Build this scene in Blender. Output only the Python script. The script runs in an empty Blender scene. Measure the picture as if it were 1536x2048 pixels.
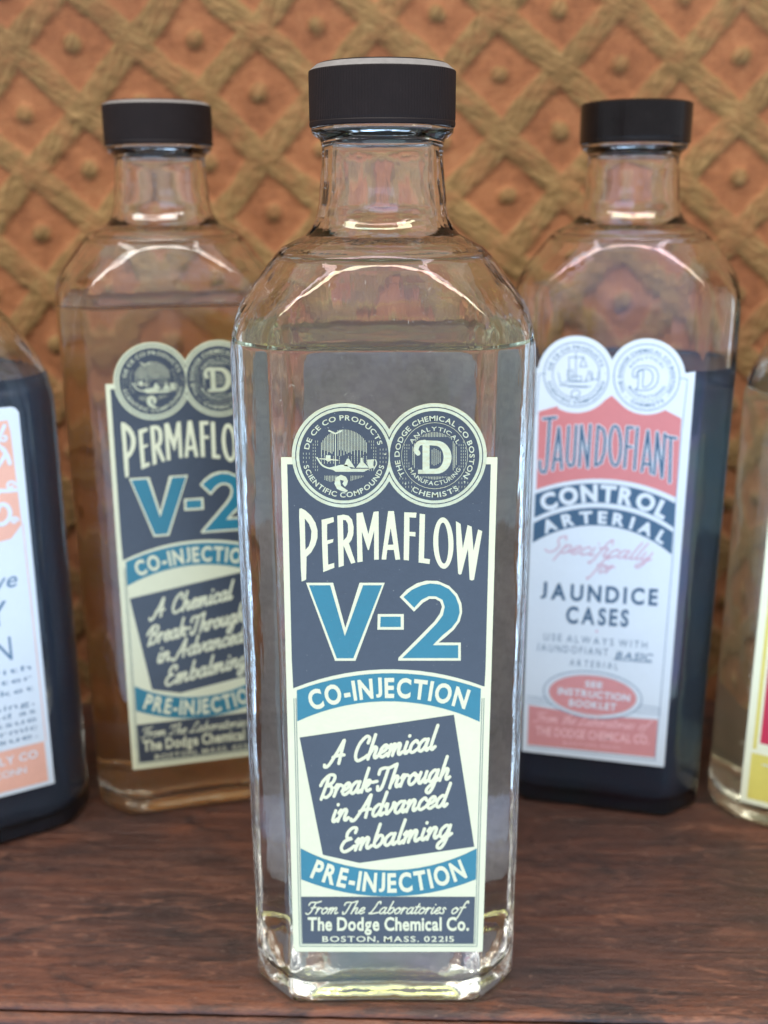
import bpy, math, random
import numpy as np
from mathutils import Vector, Matrix
random.seed(7); rng = np.random.default_rng(7)
SC = bpy.context.scene
COL = SC.collection

# ------------------------------------------------------------------ camera
cam_data = bpy.data.cameras.new('camera'); cam = bpy.data.objects.new('camera', cam_data); COL.objects.link(cam)
RT = Vector((0.99999474, -0.00092301609, -0.0031094563)); UP = Vector((0.0032435561, 0.2845674, 0.95865055)); FW = Vector((0, 0.95865559, -0.2845689))
cam.matrix_world = Matrix(((RT.x, UP.x, -FW.x, 8.2e-5), (RT.y, UP.y, -FW.y, -0.26098947), (RT.z, UP.z, -FW.z, 0.20527965), (0, 0, 0, 1)))
cam_data.sensor_fit = 'VERTICAL'; cam_data.sensor_height = 24.0
cam_data.lens = 24.0 * 2146.8734 / 2048
cam_data.clip_start = 0.01; cam_data.clip_end = 50
cam_data.dof.use_dof = True; cam_data.dof.focus_distance = 0.236
cam_data.dof.aperture_fstop = (cam_data.lens / 1000) / 0.0030
SC.camera = cam

# ------------------------------------------------------------------ light
world = bpy.data.worlds.new('World'); SC.world = world; world.use_nodes = True
nt = world.node_tree; nt.nodes.clear()
w_out = nt.nodes.new('ShaderNodeOutputWorld'); w_bg = nt.nodes.new('ShaderNodeBackground')
w_tc = nt.nodes.new('ShaderNodeTexCoord'); w_sep = nt.nodes.new('ShaderNodeSeparateXYZ'); w_ramp = nt.nodes.new('ShaderNodeValToRGB')
w_map = nt.nodes.new('ShaderNodeMapRange'); w_map.inputs[1].default_value = -1; w_map.inputs[2].default_value = 1
nt.links.new(w_tc.outputs['Generated'], w_sep.inputs[0]); nt.links.new(w_sep.outputs[2], w_map.inputs[0])
nt.links.new(w_map.outputs[0], w_ramp.inputs[0]); nt.links.new(w_ramp.outputs[0], w_bg.inputs[0]); nt.links.new(w_bg.outputs[0], w_out.inputs[0])
el = w_ramp.color_ramp.elements
WORLD = [(0.00, (0.22, 0.24, 0.28)), (0.20, (0.50, 0.66, 0.92)), (0.38, (0.60, 0.80, 1.12)), (0.48, (0.54, 0.58, 0.64)), (0.62, (0.52, 0.52, 0.53)), (1.00, (0.80, 0.80, 0.80))]
el[0].position = WORLD[0][0]; el[0].color = (*WORLD[0][1], 1); el[1].position = WORLD[-1][0]; el[1].color = (*WORLD[-1][1], 1)
for p, c in WORLD[1:-1]:
    e = el.new(p); e.color = (*c, 1)
w_bg.inputs[1].default_value = 1.35

def area_light(name, loc, target, sx, sy, power, color):
    d = bpy.data.lights.new(name, 'AREA'); d.shape = 'RECTANGLE'; d.size = sx; d.size_y = sy; d.energy = power; d.color = color
    o = bpy.data.objects.new(name, d); COL.objects.link(o); o.location = loc
    o.rotation_euler = (Vector(target) - Vector(loc)).to_track_quat('-Z', 'Y').to_euler()
    return o
area_light('overhead_window_light', (-0.05, -0.50, 1.10), (0, 0.05, 0.15), 2.4, 0.20, 29.0, (1.0, 0.96, 0.90))
area_light('low_blue_fill_light', (0.10, -1.25, -0.62), (0.0, 0.0, 0.10), 2.1, 0.95, 14.5, (0.50, 0.72, 1.0))  # added unseen lamp, puts bluish reflections on the glass and labels
SC.view_settings.view_transform = 'Standard'; SC.view_settings.look = 'None'; SC.view_settings.exposure = 0.0; SC.view_settings.gamma = 1.0
SC.cycles.use_denoising = True
try: SC.cycles.denoiser = 'OPENIMAGEDENOISE'
except Exception: pass
SC.cycles.max_bounces = 20; SC.cycles.transmission_bounces = 18; SC.cycles.glossy_bounces = 8; SC.cycles.diffuse_bounces = 3
SC.cycles.transparent_max_bounces = 8; SC.cycles.volume_bounces = 6
SC.cycles.caustics_reflective = True; SC.cycles.caustics_refractive = True; SC.cycles.blur_glossy = 0.3
SC.cycles.sample_clamp_indirect = 10.0

# ------------------------------------------------------------------ helpers
def link(name, me, parent=None, mat=None, loc=None):
    o = bpy.data.objects.new(name, me); COL.objects.link(o)
    if parent is not None: o.parent = parent
    if mat is not None and me is not None: me.materials.append(mat)
    if loc is not None: o.location = loc
    return o
def mesh(name, v, f, smooth=False):
    me = bpy.data.meshes.new(name); me.from_pydata([tuple(map(float, p)) for p in v], [], [tuple(int(i) for i in q) for q in f]); me.update()
    if smooth: me.polygons.foreach_set('use_smooth', [True] * len(me.polygons))
    return me
def thing(name, label, cat, loc=(0, 0, 0), rz=0.0, group=None):
    o = bpy.data.objects.new(name, None); COL.objects.link(o); o.empty_display_size = 0.02
    o.location = loc; o.rotation_euler = (0, 0, rz); o['label'] = label; o['category'] = cat
    if group: o['group'] = group
    return o

def mat_new(name):
    m = bpy.data.materials.new(name); m.use_nodes = True
    n = m.node_tree; n.nodes.clear(); out = n.nodes.new('ShaderNodeOutputMaterial')
    return m, n, out
def N(n, t, **kw):
    x = n.nodes.new(t)
    for k, v in kw.items():
        if k.startswith('_'): setattr(x, k[1:], v)
        else: x.inputs[k].default_value = v
    return x
def coords(n, scale=(1, 1, 1), rot=(0, 0, 0), kind='Object'):
    tc = n.nodes.new('ShaderNodeTexCoord'); mp = n.nodes.new('ShaderNodeMapping'); mp.inputs['Scale'].default_value = scale; mp.inputs['Rotation'].default_value = rot
    n.links.new(tc.outputs[kind], mp.inputs[0]); return mp.outputs[0]
def noise(n, vec, scale, detail=4, rough=.55, dist=0):
    x = n.nodes.new('ShaderNodeTexNoise'); x.inputs['Scale'].default_value = scale; x.inputs['Detail'].default_value = detail
    x.inputs['Roughness'].default_value = rough; x.inputs['Distortion'].default_value = dist; n.links.new(vec, x.inputs['Vector']); return x.outputs['Fac']
def ramp(n, fac, stops):
    x = n.nodes.new('ShaderNodeValToRGB'); e = x.color_ramp.elements
    e[0].position, e[0].color = stops[0][0], (*stops[0][1], 1); e[1].position, e[1].color = stops[-1][0], (*stops[-1][1], 1)
    for p, c in stops[1:-1]:
        k = e.new(p); k.color = (*c, 1)
    n.links.new(fac, x.inputs[0]); return x.outputs[0]
def mix(n, fac, a, b, blend='MIX'):
    x = n.nodes.new('ShaderNodeMix'); x.data_type = 'RGBA'; x.blend_type = blend
    for sock, val in ((x.inputs[0], fac), (x.inputs[6], a), (x.inputs[7], b)):
        if isinstance(val, bpy.types.NodeSocket): n.links.new(val, sock)
        elif isinstance(val, (int, float)): sock.default_value = val
        else: sock.default_value = (*val, 1)
    return x.outputs[2]
def bump(n, h, strength, dist, normal=None):
    x = n.nodes.new('ShaderNodeBump'); x.inputs['Strength'].default_value = strength; x.inputs['Distance'].default_value = dist
    n.links.new(h, x.inputs['Height'])
    if normal is not None: n.links.new(normal, x.inputs['Normal'])
    return x.outputs[0]

def glass_mat(name, wav=1.0, tint=(0.985, 0.997, 0.992), film=0):
    m, n, out = mat_new(name)
    g = N(n, 'ShaderNodeBsdfPrincipled', IOR=1.5, Roughness=0.0); g.inputs['Base Color'].default_value = (*tint, 1); g.inputs['Transmission Weight'].default_value = 1
    if film:                                                           # thin film added to tint the highlights between white, green and rose
        g.inputs['Thin Film IOR'].default_value = 1.455
        mr = N(n, 'ShaderNodeMapRange'); mr.inputs[3].default_value = film - 60; mr.inputs[4].default_value = film + 60
        n.links.new(noise(n, coords(n), 38, 2), mr.inputs[0]); mr.inputs[1].default_value = .3; mr.inputs[2].default_value = .7
        n.links.new(mr.outputs[0], g.inputs['Thin Film Thickness'])
    c1 = coords(n, (1, 1, 0.35)); c2 = coords(n, (1, 1, 0.22))
    h = bump(n, noise(n, c1, 70, 2), 0.10 * wav, 0.004)
    h = bump(n, noise(n, c2, 330, 3), 0.05 * wav, 0.0012, h)
    n.links.new(h, g.inputs['Normal']); n.links.new(g.outputs[0], out.inputs[0]); return m
def liquid_mats(name, color, density, n_liq=1.345, scatter=0, sc=(1, 1, 1), top=(1, 1, 1)):
    res = []
    for tag, ior in (('interface', n_liq / 1.5), ('surface', n_liq)):
        m, n, out = mat_new(name + '_' + tag)
        g = N(n, 'ShaderNodeBsdfRefraction' if False else 'ShaderNodeBsdfGlass', Roughness=0.0, IOR=ior)
        g.inputs['Color'].default_value = (*top, 1) if tag == 'surface' else (1, 1, 1, 1)
        if tag == 'interface':
            c1 = coords(n, (1, 1, 0.3)); c2 = coords(n, (1, 1, 0.05)); h = bump(n, noise(n, c1, 110, 2), 0.14, 0.004); n.links.new(bump(n, noise(n, c2, 300, 3), 0.16, 0.0016, h), g.inputs['Normal'])
        n.links.new(g.outputs[0], out.inputs[0])
        if density > 0:
            a = N(n, 'ShaderNodeVolumeAbsorption', Density=density); a.inputs['Color'].default_value = (*color, 1)
            vol = a.outputs[0]
            if scatter:
                v_ = N(n, 'ShaderNodeVolumeScatter', Density=scatter, Anisotropy=0.3); v_.inputs['Color'].default_value = (*sc, 1)
                ad = n.nodes.new('ShaderNodeAddShader'); n.links.new(vol, ad.inputs[0]); n.links.new(v_.outputs[0], ad.inputs[1]); vol = ad.outputs[0]
            n.links.new(vol, out.inputs['Volume'])
        res.append(m)
    return res
def dye_mats(name, color):
    m, n, out = mat_new(name); b = N(n, 'ShaderNodeBsdfPrincipled', Roughness=0.25, IOR=1.2)
    b.inputs['Base Color'].default_value = (*color, 1); n.links.new(b.outputs[0], out.inputs[0]); return [m, m]
def print_mat(name, color, rough=0.38, spec=0.5, var=0.06, coat=0.0, metal=0.0, relief=0.05):
    m, n, out = mat_new(name)
    b = N(n, 'ShaderNodeBsdfPrincipled', Roughness=rough, Metallic=metal); b.inputs['Specular IOR Level'].default_value = spec
    b.inputs['Coat Weight'].default_value = coat; b.inputs['Coat Roughness'].default_value = 0.2
    v = coords(n); f = noise(n, v, 420, 5, .7)
    dark = tuple(c * (1 - var) for c in color); light = tuple(min(1, c * (1 + var)) for c in color)
    big = noise(n, v, 45, 3)
    col = ramp(n, f, [(0.3, dark), (0.7, light)]); col = mix(n, 0.5, col, ramp(n, big, [(0.3, dark), (0.7, light)]))
    sp = noise(n, v, 1500, 3, .6); col = mix(n, ramp(n, sp, [(0.68, (0, 0, 0)), (0.76, (.45, .45, .45))]), col, (0.45, 0.47, 0.42))
    n.links.new(col, b.inputs['Base Color'])
    n.links.new(bump(n, noise(n, v, 900, 4), relief * 4, 0.0004), b.inputs['Normal'])
    n.links.new(b.outputs[0], out.inputs[0]); return m
M = {}
M['glass'] = glass_mat('clear_glass')
M['glass_film'] = glass_mat('filmed_glass', 1.0, film=450)
M['glass_wavy'] = glass_mat('old_wavy_glass', 1.3, film=430)
M['cream'] = print_mat('cream_foil_paper', (0.57, 0.575, 0.39), 0.35, 0.5, 0.05, 0.1, 0.0, 0.06)
M['gold'] = print_mat('gilt_foil_paper', (0.50, 0.50, 0.33), 0.36, 0.5, 0.16, 0.1, 0.45, 0.14)
M['navy'] = print_mat('slate_navy_ink', (0.033, 0.041, 0.056), 0.34, 0.42, 0.12, 0.12)
M['blue'] = print_mat('cyan_blue_ink', (0.007, 0.140, 0.200), 0.4, 0.5, 0.10, 0.15)
M['line'] = print_mat('fine_line_ink', (0.10, 0.14, 0.13), 0.4)
M['white'] = print_mat('white_paper', (0.55, 0.63, 0.71), 0.45, 0.4, 0.03)
M['paler_red'] = print_mat('washed_red_ink', (0.52, 0.225, 0.235), 0.45, 0.4, 0.08)
M['red'] = print_mat('faded_red_ink', (0.50, 0.175, 0.185), 0.45, 0.4, 0.06)
M['rednavy'] = print_mat('blue_black_ink', (0.04, 0.095, 0.17), 0.45, 0.4, 0.06)
M['greyblue'] = print_mat('thin_blue_ink', (0.10, 0.18, 0.28), 0.5, 0.4, 0.06)
M['pinkscript'] = print_mat('rose_ink', (0.50, 0.32, 0.42), 0.5, 0.4, 0.06)
M['redpale'] = print_mat('pale_pink_ink', (0.70, 0.42, 0.45), 0.5, 0.4, 0.06)
M['orange'] = print_mat('orange_ink', (0.66, 0.37, 0.29), 0.5, 0.4, 0.08)
M['yellow'] = print_mat('yellow_ink', (0.66, 0.60, 0.14), 0.5, 0.4, 0.08)
M['crimson'] = print_mat('crimson_ink', (0.50, 0.03, 0.08), 0.5, 0.4, 0.08)
M['palegreen'] = print_mat('pale_cream_paper', (0.76, 0.80, 0.62), 0.5, 0.4, 0.04)
M['backpaper'] = print_mat('back_label_paper', (0.33, 0.27, 0.26), 0.6, 0.3, 0.45)

# ---- printing: sheet coordinates of the flattened label -> (u, z) on the bottle face, in metres
HF = np.array([[9.9432545e-05, -3.3245287e-07, -0.075951903], [-3.8980366e-07, -0.00012017712, 0.24237941], [-3.9273636e-07, -0.00012108128, 1.0]])
HR = np.array([[0.00015507545, 9.2284026e-06, -0.19892871], [2.2165275e-05, -0.00017921526, 0.26450903], [0.00011038056, -0.00013170007, 1.0]])
HFL = np.array([[0.00012521252, -1.5817315e-05, 0.031492724], [-4.2942911e-05, -0.00015074088, 0.25585847], [-0.00020713888, -0.00010126246, 1.0]])
HFR = np.array([[0.00018112864, 2.3076231e-05, -0.33388123], [5.717525e-05, -0.00022095184, 0.27944232], [0.00028153453, -0.000148107, 1.0]])
def sheet(H, P):
    P = np.asarray(P, float); q = np.c_[P, np.ones(len(P))] @ H.T
    return q[:, :2] / q[:, 2:3]
def sheet_inv(H, U):
    U = np.asarray(U, float); q = np.c_[U, np.ones(len(U))] @ np.linalg.inv(H).T
    return q[:, :2] / q[:, 2:3]

def curve_to_mesh(cu):
    o = bpy.data.objects.new('tmp', cu); COL.objects.link(o)
    me = bpy.data.meshes.new_from_object(o.evaluated_get(bpy.context.evaluated_depsgraph_get()))
    v = np.array([tuple(p.co) for p in me.vertices]).reshape(-1, 3); f = [tuple(p.vertices) for p in me.polygons]
    bpy.data.objects.remove(o); bpy.data.meshes.remove(me); return v, f
def fill(polys):
    """filled 2D shape with holes"""
    cu = bpy.data.curves.new('tmp', 'CURVE'); cu.dimensions = '2D'; cu.fill_mode = 'BOTH'
    for P in polys:
        s = cu.splines.new('POLY'); s.points.add(len(P) - 1); s.use_cyclic_u = True
        for k, p in enumerate(P): s.points[k].co = (p[0] / 100, p[1] / 100, 0, 1)
    v, f = curve_to_mesh(cu); bpy.data.curves.remove(cu); return v[:, :2] * 100, f
_gl = {}
CAPH = 0.73
def glyph(ch, bold):
    k = (ch, bold)
    if k not in _gl:
        cu = bpy.data.curves.new('tmp', 'FONT'); cu.body = ch; cu.offset = bold; cu.resolution_u = 4; cu.fill_mode = 'BOTH'; cu.dimensions = '2D'
        v, f = curve_to_mesh(cu); bpy.data.curves.remove(cu)
        v = v[:, :2] if len(v) else np.zeros((0, 2))
        if len(v):
            if ch == 'J': y0 = v[:, 1].min(); y1 = v[:, 1].max(); v = np.c_[v[:, 0], (v[:, 1] - y0) * (CAPH + .02) / (y1 - y0) - .01]
            x0 = v[:, 0].min(); w = v[:, 0].max() - x0; v = v - [x0, 0]
        else: w = 0.28
        _gl[k] = (v, f, w)
    return _gl[k]
def text_flat(txt, bold=0.0, gap=0.09):
    """one line laid flat: verts with x from 0..width, y in cap-heights"""
    V = []; F = []; x = 0; n = 0
    for ch in txt:
        v, f, w = glyph(ch, bold)
        if ch == ' ': x += 0.28; continue
        V.append(v + [x, 0]); F += [tuple(i + n for i in q) for q in f]; n += len(v); x += w + gap
    V = np.vstack(V); w = x - gap; V[:, 0] /= w; V[:, 1] /= CAPH
    return V, F
def text_line(txt, x0, x1, yb, h, bold=0.0, gap=0.09, slope=0.0, shear=0.0):
    V, F = text_flat(txt, bold, gap); a = math.atan(slope)
    X = V[:, 0] * (x1 - x0) / math.cos(a); Y = V[:, 1] * h; X = X + Y * shear
    return np.c_[x0 + X * math.cos(a) + Y * math.sin(a), yb + X * math.sin(a) - Y * math.cos(a)], F
def text_arc(txt, cx, cy, r, a0, a1, h, bold=0.0, gap=0.09, inward=False):
    """sheet angles in degrees, 0 = right, 90 = up; letters upright outward (or with feet outward when inward)"""
    V, F = text_flat(txt, bold, gap); a = np.radians(a0 + (a1 - a0) * V[:, 0]); rr = r + (-V[:, 1] if inward else V[:, 1]) * h
    return np.c_[cx + rr * np.cos(a), cy - rr * np.sin(a)], F
def circle(cx, cy, r, n=48, ry=None):
    return [(cx + r * math.cos(t), cy + (ry or r) * math.sin(t)) for t in np.linspace(0, 2 * math.pi, n, endpoint=False)]
def seals_union(c1, c2, r, n=40):
    (x1, y1), (x2, y2) = c1, c2; d = math.hypot(x2 - x1, y2 - y1); b = math.atan2(y2 - y1, x2 - x1); a = math.acos(min(1, d / 2 / r))
    P = [(x1 + r * math.cos(t), y1 + r * math.sin(t)) for t in np.linspace(b + a, b + 2 * math.pi - a, n)]
    P += [(x2 + r * math.cos(t), y2 + r * math.sin(t)) for t in np.linspace(b - math.pi + a, b + math.pi - a, n)]
    return P
def catmull(P, closed=False, k=6):
    P = [np.array(p, float) for p in P]
    if len(P) < 3: return P
    Q = [P[-1]] + P + [P[0], P[1]] if closed else [2 * P[0] - P[1]] + P + [2 * P[-1] - P[-2]]
    out = []
    for i in range(1, len(Q) - 2):
        for t in np.linspace(0, 1, k, endpoint=False):
            out.append(0.5 * ((2 * Q[i]) + (-Q[i-1] + Q[i+1]) * t + (2*Q[i-1] - 5*Q[i] + 4*Q[i+1] - Q[i+2]) * t*t + (-Q[i-1] + 3*Q[i] - 3*Q[i+1] + Q[i+2]) * t**3))
    if not closed: out.append(Q[-2])
    return out
FACE_Y = -0.0273
LAYER = 3.0e-5
class Print:
    """collects flat shapes of one ink and lays them on a label as one mesh"""
    def __init__(s, H): s.H = H; s.V = []; s.F = []; s.n = 0
    def add(s, vf, layer):
        v, f = vf; u = sheet(s.H, v); y = np.full(len(u), FACE_Y - layer * LAYER)
        s.V.append(np.c_[u[:, 0], y, u[:, 1]]); s.F += [tuple(i + s.n for i in q) for q in f]; s.n += len(u); return s
    def poly(s, polys, layer): return s.add(fill(polys), layer)
    def stroke(s, pts, r, layer, smooth=True, closed=False, k=6, taper=False):
        """a pen stroke: a low flattened bead of ink"""
        if not smooth and not closed and len(pts) > 2:                     # sharp corners start a new stroke
            for i in range(1, len(pts) - 1):
                a = np.subtract(pts[i], pts[i-1]); b = np.subtract(pts[i+1], pts[i])
                if np.dot(a, b) < .8 * np.hypot(*a) * np.hypot(*b):
                    s.stroke(pts[:i+1], r, layer, False); return s.stroke(pts[i:], r, layer, False)
        P = catmull(pts, closed, k) if smooth and len(pts) > 2 else [np.array(p, float) for p in pts]
        Q = [P[0]]
        for p in P[1:]:
            if np.hypot(*(p - Q[-1])) > 1e-3: Q.append(p)
        P = np.array(Q)
        if len(P) < 2: P = np.array([P[0] - [r * .3, 0], P[0] + [r * .3, 0]])
        m = len(P); T = np.gradient(P, axis=0) if not closed else np.roll(P, -1, 0) - np.roll(P, 1, 0)
        T /= np.maximum(np.hypot(T[:, 0], T[:, 1])[:, None], 1e-9); Nn = np.c_[-T[:, 1], T[:, 0]]
        R = np.full(m, float(r))
        rings = []
        def ring(c, nn, rr): return [(c - nn * rr, 0.0), (c - nn * rr * .72, .75), (c, 1.0), (c + nn * rr * .72, .75), (c + nn * rr, 0.0)]
        if not closed:
            for off, sc in ((-.95, .3), (-.6, .8)): rings.append((P[0] + T[0] * R[0] * off, Nn[0], R[0] * sc))
        for i in range(m): rings.append((P[i], Nn[i], R[i]))
        if not closed:
            for off, sc in ((.6, .8), (.95, .3)): rings.append((P[-1] + T[-1] * R[-1] * off, Nn[-1], R[-1] * sc))
        pts2 = []; hh = []
        for c, nn, rr in rings:
            for q, h in ring(c, nn, rr): pts2.append(q); hh.append(h)
        s.ns = getattr(s, 'ns', 0) + 1; L = len(rings); lift = (s.ns % 7) * 9e-7 + np.repeat(np.arange(L) % 40, 5) * 1.5e-7
        u = sheet(s.H, pts2); y = FACE_Y - layer * LAYER - np.array(hh) * LAYER * .8 - lift
        s.V.append(np.c_[u[:, 0], y, u[:, 1]]); k0 = s.n
        for i in range(L if closed else L - 1):
            a = k0 + 5 * i; b = k0 + 5 * ((i + 1) % L)
            for j in range(4): s.F.append((a + j, a + j + 1, b + j + 1, b + j))
        s.n += len(pts2); return s
    def build(s, name, mat, parent, label=None):
        me = mesh(name, np.vstack(s.V), s.F); o = link(name, me, parent, mat)
        if label: o['label'] = label
        return o
def paper(name, H, outline, mat, parent, t=1.6e-4):
    v, f = fill([outline]); u = sheet(H, v); o = sheet(H, outline); n = len(u); m = len(o)
    V = [(a, FACE_Y, b) for a, b in u] + [(a, FACE_Y, b) for a, b in o] + [(a, FACE_Y + t, b) for a, b in o]
    F = list(f) + [(n + i, n + (i + 1) % m, n + m + (i + 1) % m, n + m + i) for i in range(m)]
    return link(name, mesh(name, V, F), parent, mat)

# ---- cursive lettering, drawn with a pen: x-height 1
BOWL = [(0.78, 0.85), (0.5, 1.02), (0.15, 0.7), (0.12, 0.22), (0.38, 0.0), (0.68, 0.3), (0.82, 0.9)]
CUR = {
 'a': (1.12, [BOWL, [(0.84, 1.0), (0.78, 0.25), (0.93, 0.0), (1.15, 0.2)]]),
 'b': (1.02, [[(0.3, 2.05), (0.2, 0.9), (0.2, 0.15)], [(0.2, 0.5), (0.5, 1.0), (0.82, 0.85), (0.82, 0.3), (0.48, 0.0), (0.22, 0.2)], [(0.85, 0.65), (1.05, 0.6)]]),
 'c': (0.86, [[(0.75, 0.78), (0.55, 1.02), (0.2, 0.75), (0.14, 0.25), (0.42, 0.0), (0.88, 0.25)]]),
 'd': (1.12, [BOWL, [(0.95, 2.05), (0.85, 1.1), (0.78, 0.25), (0.93, 0.0), (1.15, 0.2)]]),
 'e': (0.86, [[(0.05, 0.35), (0.55, 0.55), (0.7, 0.88), (0.48, 1.03), (0.17, 0.72), (0.16, 0.22), (0.44, 0.0), (0.88, 0.25)]]),
 'f': (0.75, [[(0.95, 1.75), (0.8, 2.1), (0.55, 1.7), (0.42, 0.5), (0.32, -0.5), (0.15, -0.95), (0.0, -0.7)], [(0.1, 1.0), (0.85, 1.05)]]),
 'g': (1.12, [BOWL, [(0.86, 1.0), (0.78, -0.3), (0.5, -0.95), (0.15, -0.85), (0.25, -0.45), (1.15, 0.2)]]),
 'h': (1.08, [[(0.3, 2.1), (0.2, 0.9), (0.14, 0.0)], [(0.18, 0.35), (0.48, 0.97), (0.75, 0.85), (0.7, 0.25), (0.85, 0.0), (1.1, 0.2)]]),
 'i': (0.55, [[(0.22, 1.0), (0.16, 0.25), (0.32, 0.0), (0.58, 0.22)], [(0.3, 1.5), (0.31, 1.54)]]),
 'k': (1.0, [[(0.3, 2.1), (0.2, 0.9), (0.14, 0.0)], [(0.2, 0.4), (0.55, 0.98), (0.82, 0.85), (0.6, 0.5), (0.3, 0.48)], [(0.42, 0.48), (0.7, 0.05), (1.0, 0.15)]]),
 'l': (0.55, [[(0.32, 2.1), (0.2, 0.9), (0.18, 0.25), (0.34, 0.0), (0.58, 0.22)]]),
 'm': (1.5, [[(0.02, 0.75), (0.2, 1.0), (0.22, 0.7), (0.14, 0.0)], [(0.18, 0.35), (0.45, 0.97), (0.64, 0.88), (0.6, 0.5), (0.55, 0.0)], [(0.6, 0.35), (0.88, 0.97), (1.1, 0.85), (1.06, 0.25), (1.22, 0.0), (1.5, 0.2)]]),
 'n': (1.08, [[(0.02, 0.75), (0.2, 1.0), (0.22, 0.7), (0.14, 0.0)], [(0.18, 0.35), (0.48, 0.97), (0.75, 0.85), (0.7, 0.25), (0.85, 0.0), (1.1, 0.2)]]),
 'o': (0.98, [[(0.5, 1.02), (0.15, 0.7), (0.14, 0.25), (0.42, 0.0), (0.78, 0.3), (0.8, 0.75), (0.5, 1.02), (0.6, 0.8), (1.0, 0.75)]]),
 'p': (1.05, [[(0.25, 1.05), (0.18, 0.2), (0.08, -0.95)], [(0.2, 0.5), (0.5, 1.0), (0.82, 0.85), (0.82, 0.3), (0.48, 0.0), (0.22, 0.2)], [(0.8, 0.2), (1.08, 0.25)]]),
 'r': (0.78, [[(0.02, 0.75), (0.22, 1.05), (0.22, 0.6), (0.14, 0.0)], [(0.18, 0.45), (0.45, 0.95), (0.72, 0.85)]]),
 's': (0.72, [[(0.62, 0.78), (0.42, 1.0), (0.2, 0.8), (0.5, 0.42), (0.42, 0.03), (0.05, 0.12)]]),
 't': (0.62, [[(0.32, 1.65), (0.2, 0.6), (0.2, 0.2), (0.36, 0.0), (0.62, 0.22)], [(0.0, 1.1), (0.62, 1.15)]]),
 'u': (1.08, [[(0.18, 1.0), (0.12, 0.3), (0.36, 0.0), (0.7, 0.45)], [(0.78, 1.0), (0.72, 0.25), (0.88, 0.0), (1.1, 0.2)]]),
 'v': (0.98, [[(0.02, 0.75), (0.2, 1.0), (0.24, 0.4), (0.36, 0.02), (0.75, 0.55), (0.78, 1.0), (1.0, 0.85)]]),
 'y': (1.05, [[(0.18, 1.0), (0.12, 0.3), (0.36, 0.0), (0.7, 0.45)], [(0.8, 1.0), (0.72, -0.3), (0.45, -0.95), (0.1, -0.8), (0.4, -0.4), (1.1, 0.2)]]),
 'A': (1.35, [[(-0.55, 0.05), (-0.45, -0.15), (-0.1, 0.0), (0.4, 1.0), (0.78, 2.0)], [(0.82, 2.0), (0.82, 1.0), (0.84, 0.0)], [(0.1, 0.62), (0.55, 0.72), (1.15, 0.7)]]),
 'B': (1.25, [[(0.35, 1.85), (0.28, 1.0), (0.12, -0.1)], [(-0.3, 1.15), (-0.1, 1.6), (0.4, 2.0), (0.95, 1.85), (0.9, 1.3), (0.35, 1.05), (0.85, 0.95), (1.0, 0.4), (0.65, 0.0), (0.2, 0.15)]]),
 'C': (1.3, [[(1.05, 1.45), (1.1, 1.85), (0.75, 2.05), (0.25, 1.5), (0.1, 0.6), (0.4, 0.0), (1.0, 0.15), (1.3, 0.35)]]),
 'T': (1.0, [[(-0.35, 1.4), (-0.3, 1.8), (0.1, 1.9), (0.6, 1.85), (1.15, 2.05)], [(0.5, 1.85), (0.42, 0.9), (0.28, 0.1), (-0.05, -0.05), (-0.15, 0.3)]]),
 'E': (1.2, [[(0.95, 1.6), (0.95, 2.0), (0.55, 2.05), (0.25, 1.65), (0.35, 1.2), (0.75, 1.12), (0.2, 0.95), (0.02, 0.4), (0.35, 0.0), (0.85, 0.15), (1.15, 0.4)]]),
 'F': (1.0, [[(-0.35, 1.4), (-0.3, 1.8), (0.1, 1.9), (0.6, 1.85), (1.15, 2.05)], [(0.5, 1.85), (0.42, 0.9), (0.28, 0.1), (-0.05, -0.1), (-0.3, 0.1)], [(0.15, 0.95), (0.8, 1.05)]]),
 'L': (1.25, [[(0.95, 1.65), (0.85, 2.0), (0.55, 1.85), (0.4, 1.0), (0.1, 0.15), (-0.15, 0.1), (0.1, 0.0), (0.6, 0.05), (1.2, 0.2)]]),
 'S': (1.15, [[(1.05, 1.6), (0.85, 2.05), (0.4, 1.85), (0.4, 1.4), (0.8, 0.9), (0.7, 0.2), (0.25, 0.0), (-0.2, 0.25)]]),
 '-': (0.85, [[(0.05, 0.75), (0.5, 0.78)]]), ' ': (0.85, []),
}
def cursive(pr, txt, x0, x1, yb, xh, slope, rad, layer, shear=0.42, lean=0.0):
    W = sum(CUR[c][0] for c in txt); L = (x1 - x0) * math.hypot(1, slope); a = math.atan(slope); sx = L / (W + shear * 1.0); x = 0.0
    for c in txt:
        w, strokes = CUR[c]
        for s in strokes:
            P = []
            for px, py in s:
                X = (x + px) * sx + py * shear * xh; Y = py * xh
                P.append((x0 + X * math.cos(a) + Y * math.sin(a), yb + X * math.sin(a) - Y * math.cos(a)))
            pr.stroke(P, rad, layer, k=5)
        x += w

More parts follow.
